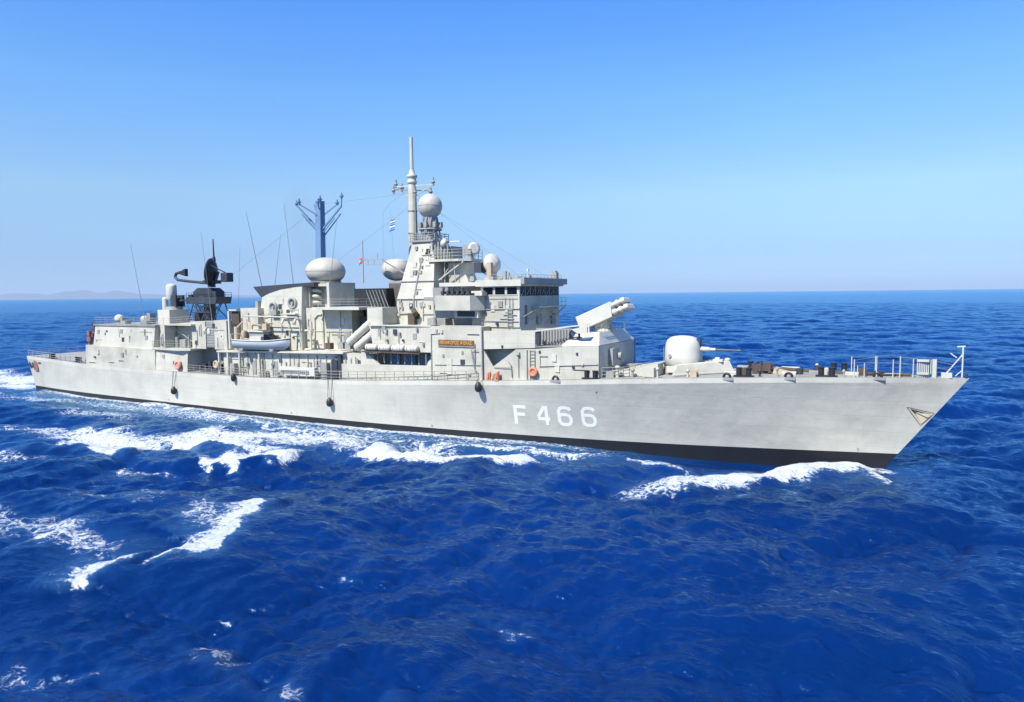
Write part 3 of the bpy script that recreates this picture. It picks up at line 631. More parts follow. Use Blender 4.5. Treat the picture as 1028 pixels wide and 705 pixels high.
MB().torus((9.9, 0, 24.6), .56, .05, (0, 0, 1), 16, 6).torus((9.9, 0, 22), .6, .05, (0, 0, 1), 16, 6).cyl((10.5, -.3, 16), (10.5, -.3, 26.8), .07, .07, 6).build("mast_band", MID, pole)
# fire control ball
ped = MB()
for k in range(10):
    t = 2 * math.pi * k / 10; ped.bar((12.4 + 1.3 * math.cos(t), 1.3 * math.sin(t), 21), (12.4 + .85 * math.cos(t + .5), .85 * math.sin(t + .5), 23.7), .08)
ped.cyl((12.4, 0, 21), (12.4, 0, 23.8), .85, .8, 16).torus((12.4, 0, 22.3), 1.25, .12, (0, 0, 1), 20, 6)
for k in range(7):
    t = 2 * math.pi * k / 7 + .4; ped.box(12.4 + 1.2 * math.cos(t) - .2, 12.4 + 1.2 * math.cos(t) + .2, 1.2 * math.sin(t) - .2, 1.2 * math.sin(t) + .2, 22.5, 23.1)
ball = ped.build("ball_pedestal", MID, FR)
MB().ell((12.4, 0, 24.98), 1.42, 1.42, 40, 24).build("radome", BEIGE, ball)
MB().torus((12.4, 0, 24.98), 1.415, .03, (0, 0, 1), 40, 6).build("radome_seam", MID, ball)
# mast platforms on the forward side
pf = MB().prism_xy([(13.5, -2.2), (17.6, -2.2), (18.7, -1.2), (18.7, 1.2), (17.6, 2.2), (13.5, 2.2)], 18.45, 18.7)
pfm = pf.build("radar_balcony", GREY, FR)
MB().bar((18.0, -1.8, 18.4), (14.7, -1.8, 16.4), .13).bar((18.0, 1.8, 18.4), (14.7, 1.8, 16.4), .13).bar((16.8, -1.8, 18.4), (16.8, -1.6, 16.2), .08).bar((14.8, -1.5, 16.4), (16.4, -1.5, 18.4), .07).bar((15.4, -1.6, 16.1), (15.4, -1.6, 18.4), .07).build("balcony_brace", GREY, pfm)
MB().loft([[(15.5 + a, -1.0, z) for a, z in ((0, 16.0), (2.7, 16.0), (2.3, 17.0), (2.5, 18.3), (0, 18.3))], [(15.5 + a, 1.0, z) for a, z in ((0, 16.0), (2.7, 16.0), (2.3, 17.0), (2.5, 18.3), (0, 18.3))]]).build("brace_cabinet", GREY, pfm)
rail_path([(13.6, -2.15, 18.7), (17.6, -2.15, 18.7), (18.65, -1.2, 18.7), (18.65, 1.2, 18.7)], 1.05, .7, 3, .03, pfm)
bf = MB()
for k in range(6): bf.box(13.7 + k * .42, 13.85 + k * .42, -1.7, -1.5, 18.7, 20.7 - (k % 2) * .3)
bf.box(13.9, 16.0, -1.2, 1.2, 18.7, 20.2)
bf.build("balcony_equipment", MID, pfm)
MB().cyl((15.6, -1.3, 18.7), (15.6, -1.3, 20.6), .09, .07, 8).lathe((15.45, -1.35, 20.45), [(.1, 0), (.5, .12), (.5, .45), (.2, .6)], 14, (-.4, -.6, .3)).box(15.9, 17.3, -1.35, -1.2, 20.6, 20.75).build("tracking_dish", WHITE, pfm)
MB().cyl((18.2, -.5, 18.7), (18.2, -.5, 19.2), .35, .3, 12).box(17.5, 18.5, -.95, -.05, 19.2, 20.3).build("radar_drive", MID, pfm)
MB().lathe((18.6, -.6, 19.8), [(.05, 0), (.6, .1), (.72, .28), (.5, .34)], 18, (.75, -.55, .1)).build("navigation_radar", WHITE, pfm)
# yard stretching aft with flags
ya = MB().bar((1.7, 0, 19.15), (5.2, 0, 19.1), .12).bar((5.0, 0, 19.1), (10.4, -.6, 16.6), .15).bar((2.1, 0, 16.3), (2.1, 0, 21.5), .09).bar((2.6, 0, 18.5), (5.0, 0, 18.5), .07).bar((2.9, 0, 19.1), (2.9, 0, 18.5), .06).bar((3.9, 0, 19.1), (3.9, 0, 18.5), .06).bar((4.4, 0, 19.1), (4.4, 0, 19.9), .05)
ya.build("signal_yard", MID, FR)
hl = MB().cyl((8.9, -3, 25.2), (9.6, -.5, 26.9), .012, .012, 4).cyl((7.4, -2.4, 24.3), (8.9, -3, 25.2), .012, .012, 4).cyl((7.4, -2.4, 24.3), (7.4, -2.6, 18.0), .012, .012, 4).cyl((9.0, -3, 24.6), (9.5, -3, 14.6), .010, .010, 4)
hl.build("halyard", LINE, FR)

# ------------------------------------------------------------------ bridge
br = MB().box(22.0, 26.6, -4.72, 4.72, 11.35, 15.55)
bridge = br.build("bridge", GREY, FR)
MB().box(14.9, 22.0, -3.3, 3.3, 11.42, 15.55).build("chart_house", MID, bridge)
MB().box(21.6, 26.95, -5.05, 5.15, 15.55, 16.2).build("bridge_roof", PALE, bridge)
MB().box(26.55, 27.3, -5.0, 5.4, 15.75, 16.38).build("roof_visor", MID, bridge)
MB().box(16.9, 21.6, -4.9, 4.9, 15.62, 16.02).build("wing_roof", PALE, bridge)
for k in range(3):
    x = 22.35 + k * 1.42
    w = MB().box(x, x + 1.12, -4.75, -4.7, 14.72, 15.42).build("side_window", GLASS, bridge)
    MB().box(x - .1, x + 1.22, -4.77, -4.71, 14.60, 14.70).build("window_sill", GREY, w)
for k in range(8):
    y = -4.5 + k * 1.14
    MB().box(26.58, 26.64, y, y + .96, 14.55, 15.5).build("front_window", GLASS, bridge)
ld = MB()
for x in (25.3, 25.8): ld.cyl((x, -4.85, 11.4), (x, -4.85, 13.2), .04, .04, 5)
for z in np.arange(11.6, 13.2, .3): ld.cyl((25.3, -4.85, z), (25.8, -4.85, z), .03, .03, 5)
for x in (25.0, 25.5, 25.85): ld.cyl((x, -4.8, 13.3), (x, -4.8, 14.4), .03, .03, 5)
ld.build("ladder", MID, bridge)
MB().tube([(22.1, -4.78, 13.15), (26.6, -4.78, 13.25)], .06, 5).tube([(22.1, -4.78, 11.95), (26.5, -4.78, 11.95)], .05, 5).box(22.2, 26.4, -4.76, -4.71, 14.2, 14.3).build("hand_rail", MID, bridge)
MB().cyl((24.0, -4.9, 11.7), (24.0, -4.7, 11.7), .16, .16, 10).build("scupper", DARK, bridge)
MB().box(26.62, 27.6, -2.2, 4.6, 13.3, 13.45).bar((27.5, -1.8, 13.3), (26.65, -1.8, 12.0), .06).bar((27.5, 2.6, 13.3), (26.65, 0, 11.6), .07).bar((27.5, 4.3, 13.3), (26.65, 3, 12.), .07).build("front_catwalk", PALE, bridge)
for a_, b_ in (((26.75, -3.0, 11.6), (27.3, -.6, 13.2)), ((26.75, .2, 13.1), (27.3, 3.2, 11.8)), ((26.75, 1.2, 11.5), (27.3, 4.2, 13.2)), ((26.75, -4.2, 12.4), (27.3, -2.2, 13.2))): MB().bar(a_, b_, .055).build("front_brace", PALE, bridge)
for k in range(8): MB().bar((26.68, -4.4 + k * 1.14, 14.62), (26.68, -3.9 + k * 1.14, 15.2), .035).build("window_wiper", PALE, bridge)
rail_path([(27.55, -2.2, 13.45), (27.55, 4.5, 13.45)], .85, 1.0, 2, .02, bridge)
for y0_, y1_, z0_, z1_ in ((-3.5, -3.3, 11.6, 13.6), (-1, 0, 11.5, 12.6), (2.5, 3.4, 11.4, 12.6)): MB().box(26.62, 26.82, y0_, y1_, z0_, z1_).build("front_fitting", MID, bridge)
for x, y, w, h in ((19.6, -3, .5, .5), (23.3, -3.5, .7, .45), (24.2, -3.8, .3, .9), (25.0, -3.6, .8, .35), (26.2, 3.6, .6, .9), (25.9, 4.2, .5, 1.1), (22.7, -4, .4, .4), (26.0, -2, .4, .5)):
    MB().box(x, x + w, y, y + w, 16.2, 16.2 + h).build("roof_fitting", MID, bridge)
MB().torus((24.9, -3.8, 16.5), .45, .06, (1, .3, 0), 16, 6).torus((23.8, -3.8, 16.35), .3, .05, (0, 1, 0), 14, 6).build("direction_finder", MID, bridge)
rail_path([(23.0, -4.6, 16.2), (26.8, -4.6, 16.2), (26.8, 4.9, 16.2)], .55, .8, 2, .02, bridge)
MB().cyl((27.0, -2.2, 16.3), (27.0, -2.2, 18.2), .04, .03, 6).cyl((26.9, -3.4, 16.3), (26.9, -3.4, 17.1), .05, .05, 6).box(26.8, 27.0, -3.5, -3.3, 17, 17.3).build("wind_sensor", WHITE, bridge)
wb = MB().loft([[(17.4, -6.42, 13.1), (21.75, -6.42, 13.1), (22.6, -5.0, 13.1), (22.6, -4.0, 13.1), (17.4, -4.0, 13.1)], [(17.4, -6.42, 14.66), (21.75, -6.42, 14.62), (22.6, -5.0, 14.62), (22.6, -4.0, 14.62), (17.4, -4.0, 14.66)]])
wing = wb.build("bridge_wing", GREY, FR)
MB().box(19.25, 22.2, -5.6, -4.75, 12.3, 13.1).build("wing_slot_frame", PALE, wing)
MB().box(19.65, 21.8, -5.63, -5.5, 12.45, 13.0).build("wing_slot", BLACK, wing)
MB().box(20.9, 23.2, -4.7, -4.4, 11.5, 12.3).build("wing_locker", MID, wing)
MB().box(22.0, 22.9, -5.9, -4.9, 14.62, 15.0).box(21.4, 22.6, -5.6, -4.74, 14.9, 15.1).build("wing_console", PALE, wing)
we = MB()
for k in range(6): we.cyl((17.6 + k * .6, -5.3, 14.6), (17.7 + k * .6, -5.2, 15.5 - .25 * (k % 2)), .13, .13, 8).box(17.5 + k * .65, 17.8 + k * .65, -5.5, -5.0, 14.8, 15.1)
we.build("wing_binocular", DARK, wing)
MB().box(15.0, 17.4, -4.6, -3.3, 11.42, 12.2).build("wing_deck_locker", MID, wing)
MB().cyl((16.6, -5.6, 11.5), (16.6, -5.6, 12.3), .4, .3, 12).build("cable_reel", MID, wing)
MB().box(14.9, 17.3, -5.0, -4.0, 14.2, 14.5).build("wing_shelf", MID, wing)
# stir director on the bridge roof
MB().box(21.75, 22.25, -3.0, -2.5, 16.2, 18.1).box(21.5, 22.5, -3.1, -1.6, 16.2, 16.5).build("director_pedestal", TAN, bridge)
sp = MB().cyl((21.6, -1.4, 16.2), (21.6, -1.4, 16.5), .75, .6, 18).box(21.3, 21.9, -1.9, -1.1, 16.5, 17.6)
stir = sp.build("tracking_radar", BEIGE, FR)
axd = Vector((.95, -.25, .22)).normalized(); cc = Vector((21.35, -1.5, 18.0))
MB().lathe(tuple(cc), [(.3, -.35), (.9, -.2), (1.1, .1), (1.1, .35), (.98, .6), (.65, .85), (.35, 1.0), (0, 1.05)], 28, axd).build("dish", WHITE, stir)
MB().lathe(tuple(cc - axd * .35), [(.55, .1), (.6, -.4), (.5, -.8), (.3, -.95)], 16, axd).box(19.6, 20.5, -2.1, -1.0, 17.1, 18.2).bar((20.2, -1.5, 17.2), (21.4, -1.5, 16.6), .1).build("dish_drive", DARK, stir)

# ------------------------------------------------------------------ missile deckhouse and launcher
mhse = MB()
mhse.loft([[(23.1, -4.8, 5.9), (35.3, -4.6, 6.4), (35.3, 4.6, 6.4), (23.1, 4.8, 5.9)], [(23.1, -4.8, 9.1), (35.3, -4.6, 9.6), (35.3, 4.6, 9.6), (23.1, 4.8, 9.1)]])
mhouse = mhse.build("missile_deckhouse", GREY, FR)
sw = MB()   # side plating with the triangular opening below the bulwark
def yw(x): return -6.25 + max(0, (x - 23.1)) * .088
def plate(mb, pts, t=.12): mb.loft([[(x, yw(x), z) for x, z in pts], [(x, yw(x) + t, z) for x, z in pts]])
plate(sw, [(23.1, 5.85), (24.25, 5.9), (24.25, 7.4), (23.1, 9.2)])
plate(sw, [(24.25, 5.9), (28.8, 6.1), (28.8, 9.3), (26.8, 9.22), (24.25, 7.4)])
plate(sw, [(28.8, 6.1), (31.6, 6.3), (31.6, 9.55), (28.8, 9.3)])
plate(sw, [(31.6, 6.3), (35.35, 6.55), (35.35, 9.75), (31.6, 9.55)])
sw.build("side_plating", GREY, mhouse)
MB().loft([[(35.35, yw(35.35), 6.5), (35.35, 4.9, 6.5), (35.35, 4.9, 9.72), (35.35, yw(35.35), 9.72)], [(35.2, yw(35.35) + .1, 6.5), (35.2, 4.9, 6.5), (35.2, 4.9, 9.72), (35.2, yw(35.35) + .1, 9.72)]]).build("front_wall", GREY, mhouse)
MB().loft([[(31.4, -5.45, 9.58), (35.38, -5.15, 9.77), (35.38, 5.15, 9.77), (31.4, 5.45, 9.58)], [(32.3, -3.7, 10.75), (34.75, -3.5, 10.95), (34.75, 3.5, 10.95), (32.3, 3.7, 10.75)]]).build("sloped_roof", PALE, mhouse)
MB().loft([[(23.1, -6.2, 9.2), (31.6, -5.5, 9.57), (31.6, 5.5, 9.57), (23.1, 6.2, 9.2)], [(23.1, -6.2, 9.32), (31.6, -5.5, 9.66), (31.6, 5.5, 9.66), (23.1, 6.2, 9.32)]]).build("upper_deck", DECK, mhouse)
bw_ = MB(); plate(bw_, [(23.1, 9.15), (28.85, 9.4), (28.85, 11.15), (23.1, 11.02)], .1)
bw_.build("wing_bulwark", GREY, mhouse)
b2 = MB(); plate(b2, [(28.85, 11.0), (34.2, 11.72), (34.2, 11.84), (28.85, 11.16)], .1)
plate(b2, [(32.6, 11.3), (34.2, 11.6), (34.2, 10.9), (33.2, 10.9)], .1)
b2.build("bulwark_cap", PALE, mhouse)
sr2 = MB().box(28.3, 32.2, -4.4, -4.2, 9.65, 11.3)
for k in range(12): sr2.box(28.4 + k * .32, 28.5 + k * .32, -4.55, -4.35, 9.7, 11.2)
sr2.build("slatted_screen", MID, mhouse)
MB().box(28.9, 29.25, -5.6, -5.3, 9.65, 11.1).box(32.0, 33.0, -3.4, -2.6, 9.7, 11.2).torus((32.6, -4.6, 10.7), .5, .12, (0, 1, .3), 16, 8).build("screen_post", DARK, mhouse)
MB().box(26.6, 26.65, -4.6, 4.6, 9.4, 11.4).box(23.2, 26.6, -4.6, 4.6, 9.4, 11.35).build("bridge_base", GREY, mhouse)
lm = MB()
for x in (28.35, 28.85): lm.cyl((x, yw(x) - .1, 6.2), (x, yw(x) - .1, 9.2), .04, .04, 5)
for z in np.arange(6.5, 9.2, .33): lm.cyl((28.35, yw(28.4) - .1, z), (28.85, yw(28.8) - .1, z), .03, .03, 5)
lm.build("ladder", MID, mhouse)
MB().tube([(28.0, yw(28) - .05, 6.1), (28.0, yw(28) - .05, 9.2)], .07, 6).tube([(26.0, -6.1, 8.0), (26.3, -6.1, 7.6), (26.4, -6.1, 6.4)], .05, 5).tube([(27.1, -6.0, 8.9), (27.1, -6.0, 6.4)], .035, 5).cyl((27.1, -6.1, 8.6), (27.1, -5.9, 8.9), .16, .16, 8).tube([(24.4, -6.25, 7.35), (26.2, -6.1, 7.35)], .035, 5).tube([(29.3, yw(29) - .05, 7.6), (35.3, yw(35.3) - .05, 7.95)], .04, 5).build("wall_pipe", MID, mhouse)
for x, z in ((29.35, 8.9), (33.2, 8.8), (25.3, 9.35)): MB().box(x - .1, x + .1, yw(x) - .08, yw(x) + .02, z, z + .25).build("wall_fitting", DARK, mhouse)
MB().box(35.4, 35.8, -2.6, -1.6, 7.6, 9.3).build("front_fitting", MID, mhouse)
for a_, b_ in (((35.5, -4.6, 9.2), (35.5, -3.2, 7.0)), ((35.5, -.4, 9.4), (35.5, 1.6, 7.0)), ((35.5, 3, 9.3), (35.5, 2, 7.))): MB().bar(a_, b_, .05).build("front_brace", PALE, mhouse)
MB().cyl((35.6, -.3, 8.4), (35.9, -.3, 8.4), .4, .4, 12).build("hose_reel", MID, mhouse)
MB().box(35.4, 36.4, -4, -.5, 6.6, 7.2).build("deck_locker", MID, mhouse); MB().box(35.4, 37, 1, 3, 6.65, 7.4).build("deck_locker", MID, mhouse)
MB().box(35.4, 35.75, -2.55, -1.75, 7.7, 9.2).build("front_cabinet", PALE, mhouse)
rail_path([(35.6, -5.0, 6.65), (37.6, -4.6, 6.75), (38.6, 1, 6.8)], 1.0, 1.0, 3, .025, mhouse)
rail_path([(34.9, -3.4, 10.95), (34.9, 3.4, 10.95)], .7, .9, 2, .025, mhouse)
MB().bar((36.0, 3.4, 6.7), (36.0, 3.4, 10.0), .12).bar((36.0, 3.4, 9.8), (36.9, 3.6, 9.7), .12).bar((35.6, 4.4, 6.7), (35.6, 4.4, 9.7), .08).build("davit_post", BLUEG, mhouse)
# eight cell launcher
ms = MB()
LA = R(23); LC = Vector((34.15, -.2, 12.7))
u = Vector((math.cos(LA), 0, math.sin(LA))); w = Vector((-math.sin(LA), 0, math.cos(LA))); lat = Vector((0, 1, 0))
def lp(a, b, c): return tuple(LC + u * a + lat * b + w * c)
hw = 1.35; hh = .74
launcher = MB().hexa([lp(-2.75, -hw, -hh), lp(.95, -hw, -hh), lp(.95, hw, -hh), lp(-2.75, hw, -hh)], [lp(-2.75, -hw, hh), lp(1.35, -hw, hh), lp(1.35, hw, hh), lp(-2.75, hw, hh)]).build("missile_launcher", WHITE, FR, .05)
for j in range(2):
    for i in range(4):
        b = -1.0 + i * .667; c = -.36 + j * .72
        o_ = (1 - j) * .1 - i * .06
        t = MB().cyl(lp(.6, b, c), lp(2.5 + o_, b, c), .21, .21, 14)
        for a0, a1, r0_, r1_ in ((1.05, 1.38, .33, .33), (1.72, 2.02, .31, .33), (2.34, 2.72, .34, .26)): t.cyl(lp(a0 + o_, b, c), lp(a1 + o_, b, c), r0_, r1_, 14)
        t.build("missile_cell", WHITE, launcher)
MB().box(33.2, 34.5, -.8, .8, 10.95, 12.2).cyl((33.9, 0, 10.9), (33.9, 0, 11.2), 1.1, 1.0, 18).hexa([(33.0, -1.1, 11.9), (35.4, -1.1, 12.3), (35.4, 1.1, 12.3), (33.0, 1.1, 11.9)], [(33.0, -1.1, 12.3), (35.6, -1.1, 13.2), (35.6, 1.1, 13.2), (33.0, 1.1, 12.3)]).build("launcher_pedestal", GREY, launcher)
MB().cyl((32.6, -1.5, 10.8), (32.6, -1.5, 11.7), .1, .06, 8).cyl((33.1, -2.2, 10.8), (33.1, -2.2, 11.8), .1, .06, 8).build("vent_cap", WHITE, launcher)

# ------------------------------------------------------------------ foredeck
zg = zd(41.7)
gun = MB().cyl((41.7, 0, zg), (41.7, 0, zg + .75), 1.75, 1.7, 32).build("gun_turret", MID, FR)
sh = []
for z, r, sx, ox in ((7.72, 1.58, 1.02, 0), (7.8, 1.72, 1.03, 0), (8.6, 1.72, 1.0, .02), (9.4, 1.69, .99, .0), (9.85, 1.62, .98, -.02), (10.15, 1.48, .97, -.05), (10.36, 1.24, .95, -.08), (10.48, .95, .93, -.1), (10.55, .5, .85, -.1), (10.57, .02, .8, -.1)):
    sh.append([(42.05 + ox + (r * sx) * (abs(math.cos(t)) ** .8) * (1 if math.cos(t) > 0 else -1), r * (abs(math.sin(t)) ** .8) * (1 if math.sin(t) > 0 else -1), z) for t in (2 * math.pi * i / 40 for i in range(40))])
MB().loft(sh, True).build("gun_shield", WHITE, gun)
MB().torus((42.05, 0, 7.78), 1.74, .05, (0, 0, 1), 40, 6).cyl((41.2, -1.735, 8.7), (41.2, -1.70, 8.7), .16, .16, 10).bar((40.6, -1.66, 8.2), (40.6, -1.6, 9.6), .04).build("shield_trim", MID, gun)
MB().box(42.9, 43.72, -.28, .28, 8.3, 10.25).build("gun_slot", DARK, gun)
MB().cyl((43.3, 0, 9.3), (44.5, 0, 9.3), .25, .22, 16).cyl((44.5, 0, 9.3), (45.1, 0, 9.3), .15, .14, 14).build("gun_sleeve", WHITE, gun)
MB().cyl((45.0, 0, 9.3), (47.3, 0, 9.27), .085, .06, 12).cyl((47.1, 0, 9.27), (47.4, 0, 9.27), .08, .08, 12).build("gun_barrel", paint("gun metal", (.13, .135, .135), .5, .2, 0), gun)
MB().lathe((40.3, -1.5, 7.35), [(.25, 0), (.35, .15), (.35, .4), (.2, .55), (0, .6)], 12).box(41, 42.6, -2.1, -1.75, 7.15, 7.75).build("turret_fitting", PALE, gun)
# breakwater in front of the gun and the low ramp behind it
bk = MB()
for s in (-1, 1):
    bk.loft([[(46.9, 0, 7.2), (42.0, s * 3.7, 7.0), (42.0, s * 3.7, 7.1), (46.9, 0, 7.3)], [(46.4, 0, 8.25), (42.3, s * 3.2, 7.95), (42.2, s * 3.15, 8.0), (46.2, 0, 8.3)]])
    bk.loft([[(46.4, 0, 8.1), (42.3, s * 3.2, 7.9), (42.1, s * 1.9, 7.9), (45, 0, 8.1)], [(46.4, 0, 8.2), (42.3, s * 3.2, 7.98), (42.1, s * 1.9, 7.98), (45, 0, 8.2)]])
bk.build("breakwater", GREY, FR)
MB().box(45.0, 45.9, -.7, -.1, 8.2, 8.42).box(45.2, 45.6, -.6, -.3, 8.42, 8.6).build("hatch_cover", WHITE, FR)
MB().loft([[(34.9, -3.8, 6.68), (40.5, -3.2, 6.9), (40.5, .8, 6.9), (36.6, .8, 6.75)], [(35.0, -3.8, 6.75), (40.5, -3.2, 8.05), (40.5, .8, 8.05), (37.6, .8, 7.5)]]).build("foredeck_ramp", GREY, FR)
MB().box(39.4, 40.45, -4.3, -3.5, 6.9, 7.75).build("deck_locker", GREY, FR)
wl = MB().box(48.6, 50.3, -.8, .8, zd(49), zd(49) + .3).cyl((48.9, -.7, 7.65), (48.9, .7, 7.65), .38, .38, 16).cyl((49.8, -.8, 7.8), (49.8, .8, 7.8), .45, .45, 16).box(49.2, 49.4, -.9, -.6, 7.4, 8.3).box(50.0, 50.2, -.9, -.6, 7.4, 8.3).bar((49.3, -.7, 8.25), (50.1, -.7, 8.25), .06).cyl((48.6, 0, 7.5), (48.6, 0, 8.1), .25, .2, 12)
wl.build("anchor_windlass", RUSTY, FR)
MB().prism_xz([(50.3, 7.3), (52.6, 7.35), (52.4, 7.5), (50.5, 7.85)], -.6, .4).build("windlass_cover", TAN, FR)
ch = MB()
for y in (-.45, .45): ch.tube([(50.2, y, 7.8), (53.2, y * 1.2, 7.65), (58, y * 1.2, 7.6), (61.2, y, 7.66)], .09, 6)
ch.build("anchor_chain", RUSTY, FR)
for x, y, a, b, h, mm in ((46.4, -2.4, 1.1, .6, .4, GREY), (51.2, -1.5, 1.2, .6, .32, GREY), (53.4, -1.2, .9, .5, .4, MID), (56.2, -.8, 1.4, .7, .28, GREY), (59.2, -.5, 1.3, .5, .22, GREY), (50.8, .9, 1.6, .8, .5, GREY), (46.8, 1.5, 1.0, .8, .55, MID)):
    MB().box(x, x + a, y, y + b, zd(x), zd(x) + h).build("foredeck_locker", mm, FR, .04)
MB().cyl((54.0, .6, 7.4), (54.0, .6, 8.1), .4, .32, 12).cyl((52.6, -.6, 7.4), (52.6, -.6, 7.9), .3, .3, 12).box(58.4, 59.3, -.2, .5, 7.5, 7.85).build("capstan", DARK, FR)
for x, y, h in ((57.0, -2.0, 1.5), (57.25, -1.9, 1.0), (57.75, -1.85, 1.2), (58.65, -1.6, 1.75), (59.85, -1.35, 1.5), (60.35, -1.2, 1.75), (61.3, -.95, 1.55), (62.7, -.55, 1.4), (60.4, 1.2, 1.5), (58.5, 1.7, 1.5), (62.6, .5, 1.4), (56.6, 2.2, 1.4)):
    MB().cyl((x, y, zd(x)), (x, y, zd(x) + h), .05, .04, 6).build("rail_stanchion", WHITE, FR)
fl = MB()
for pts in ([(57.0, -2.0, 8.9), (58.65, -1.6, 9.2), (60.35, -1.2, 9.2), (61.3, -.95, 9.1), (62.7, -.55, 8.9), (64.2, -.2, 8.6)], [(56.6, 2.2, 8.8), (58.5, 1.7, 8.9), (60.4, 1.2, 9), (62.6, .5, 8.9), (64.2, .2, 8.6)]):
    fl.tube(pts, .014, 4).tube([(a, b, c - .5) for a, b, c in pts], .014, 4)
fl.build("rail_wire", LINE, FR)
rl = MB()
for x in np.arange(61.6, 62.4, .13): rl.cyl((x, -.85 + (x - 61.6) * .2, 7.55), (x, -.85 + (x - 61.6) * .2, 9.05), .05, .05, 6)
rl.box(61.55, 62.4, -.95, -.55, 7.8, 7.95).box(61.55, 62.4, -.95, -.55, 8.85, 9.0).box(62.65, 62.95, -.6, -.4, 7.55, 9.05)
rl.build("hose_rack", PALE, FR)
MB().box(63.3, 64.05, -.42, .1, 7.55, 7.95).build("bow_chock", WHITE, FR)
js = MB().bar((64.75, 0, 7.6), (64.75, 0, 10.1), .10).bar((63.6, 0, 7.8), (64.75, 0, 9.5), .09).bar((63.6, -.15, 7.8), (63.6, .15, 7.8), .06).bar((64.35, 0, 10.1), (64.9, 0, 10.15), .1).bar((63.9, 0, 9.55), (64.35, 0, 9.2), .08).bar((64.3, 0, 7.7), (64.75, 0, 8.2), .06)
js.build("jackstaff", WHITE, FR)
MB().cyl((65.05, 0, 7.56), (65.05, 0, 7.95), .12, .1, 8).build("bow_roller", DARK, FR)
def fairlead(x):
    Y = bd(x); z = zd(x); f = MB()
    base = MB().box(x - .55, x + .55, -Y - .05, -Y + .35, z - .22, z + .02)
    f.torus((x, -Y + .14, z + .08), .28, .115, (0.1, 1, 0), 18, 8).box(x - .36, x - .2, -Y, -Y + .26, z + .0, z + .16).box(x + .2, x + .36, -Y, -Y + .26, z + .0, z + .16)
    o = f.build("fairlead", BLACK, FR); base.build("fairlead_base", MID, o); return o
for x in (31.2, 47.0, 52.0, 58.75): fairlead(x)
for x, y, rr_, h in ((36.9, -4.3, .22, .9), (38.3, -4.0, .18, .6), (43.5, -3.9, .16, .5), (49.6, -2.9, .15, .4), (51.0, -2.6, .12, .55), (56.2, -1.7, .12, .35), (45.6, 3.0, .25, .9), (53.8, 1.7, .14, .5), (40.9, -4.6, .14, .75)):
    MB().cyl((x, y, zd(x)), (x, y, zd(x) + h), rr_ * .7, rr_ * .6, 10).lathe((x, y, zd(x) + h), [(rr_, 0), (rr_ * 1.25, .08), (rr_ * .9, .22), (.02, .28)], 12).build("mushroom_vent", random.choice([GREY, MID, DARK]), FR)
for x, y in ((44.0, -3.5), (48.0, -1.8), (54.6, -.8), (57.6, -.5)):
    MB().cyl((x, y - .35, zd(x) + .32), (x, y + .35, zd(x) + .32), .26, .26, 12).box(x - .3, x + .3, y - .42, y - .35, zd(x), zd(x) + .62).box(x - .3, x + .3, y + .35, y + .42, zd(x), zd(x) + .62).build("rope_reel", random.choice([TAN, RUSTY, PALE]), FR)
for x in np.arange(-15.5, 7.5, 2.05):
    MB().box(x, x + .18, -6.30, -6.14, 6.3, 6.75).box(x + .6, x + .95, -6.28, -6.14, 5.2, 5.5).build("junction_box", MID if int(x) % 2 else TAN, midh)
for x, z in ((10.6, 9.6), (12.4, 10.4), (14.8, 10.9), (15.6, 9.3), (18.2, 8.2), (20.6, 8.6), (21.5, 6.3), (17.4, 10.8)):
    MB().box(x, x + .22, -6.48, -6.2, z, z + .3).build("wall_fitting", MID, fwd)
for x, y, z in ((-13.0, -5.2, 10.4), (-10.2, -5.3, 10.6), (-7.0, -5.0, 8.3), (0.4, -5.2, 8.4), (2.2, -5.0, 8.5), (3.6, -5.3, 8.5)):
    MB().box(x, x + .8, y, y + .6, z, z + .75).cyl((x + .3, y + .2, z + .75), (x + .3, y + .2, z + 1.5), .09, .07, 8).build("deck_gear", random.choice([TAN, MID, RUSTY]), midh)
rg_ = random.Random(21)
def dress(parent, x0, x1, z0, z1, yfun, n, out=.12):
    """small wall equipment a ship carries: hatches, vents, pipe runs, cable trays, lamps"""
    for _ in range(n):
        x, z = rg_.uniform(x0, x1 - .5), rg_.uniform(z0, z1 - .4); y = yfun(x, z); k = rg_.random()
        if (16.8 < x < 22.6 and 8.0 < z < 10.4) or (22.9 < x < 28.0 and 6.6 < z < 9.6) or (8.3 < x < 16.5 and 7.0 < z < 9.4): continue
        if k < .22: MB().box(x, x + .5, y - out * .6, y + .05, z, z + .6).build("vent_grille", rg_.choice([MID, DARK]), parent)
        elif k < .45:
            zt = min(z1, z + rg_.uniform(.8, 2.2)); MB().tube([(x, y - .08, z), (x, y - .08, zt)], rg_.choice([.04, .06]), 6).build("pipe", rg_.choice([GREY, MID]), parent)
        elif k < .62:
            xe = min(x1, x + rg_.uniform(.8, 2.6)); MB().tube([(x, y - .07, z), (xe, yfun(xe, z) - .07, z)], .04, 5).build("cable_tray", rg_.choice([MID, GREY]), parent)
        elif k < .78: MB().box(x, x + .28, y - out, y + .05, z, z + .34).build("junction_box", rg_.choice([GREY, MID, TAN]), parent)
        elif k < .9: MB().cyl((x, y - out * 1.4, z), (x, y + .05, z), .13, .13, 10).build("bulkhead_lamp", rg_.choice([DARK, PALE]), parent)
        else: MB().box(x, x + .5, y - .06, y + .03, z, z + .7).build("access_hatch", PALE, parent)
dress(hangar, -44.5, -31.2, 8.0, 10.4, lambda x, z: -6.5 + (z - 7.8) * .11, 10)
dress(hangar, -46.2, -30.4, 5.2, 7.4, lambda x, z: -6.86, 7)
dress(radar_house, -23.4, -16.8, 8.1, 11.2, lambda x, z: -5.58, 16)
dress(radar_house, -29.5, -24, 5.1, 6.9, lambda x, z: -6.62, 6)
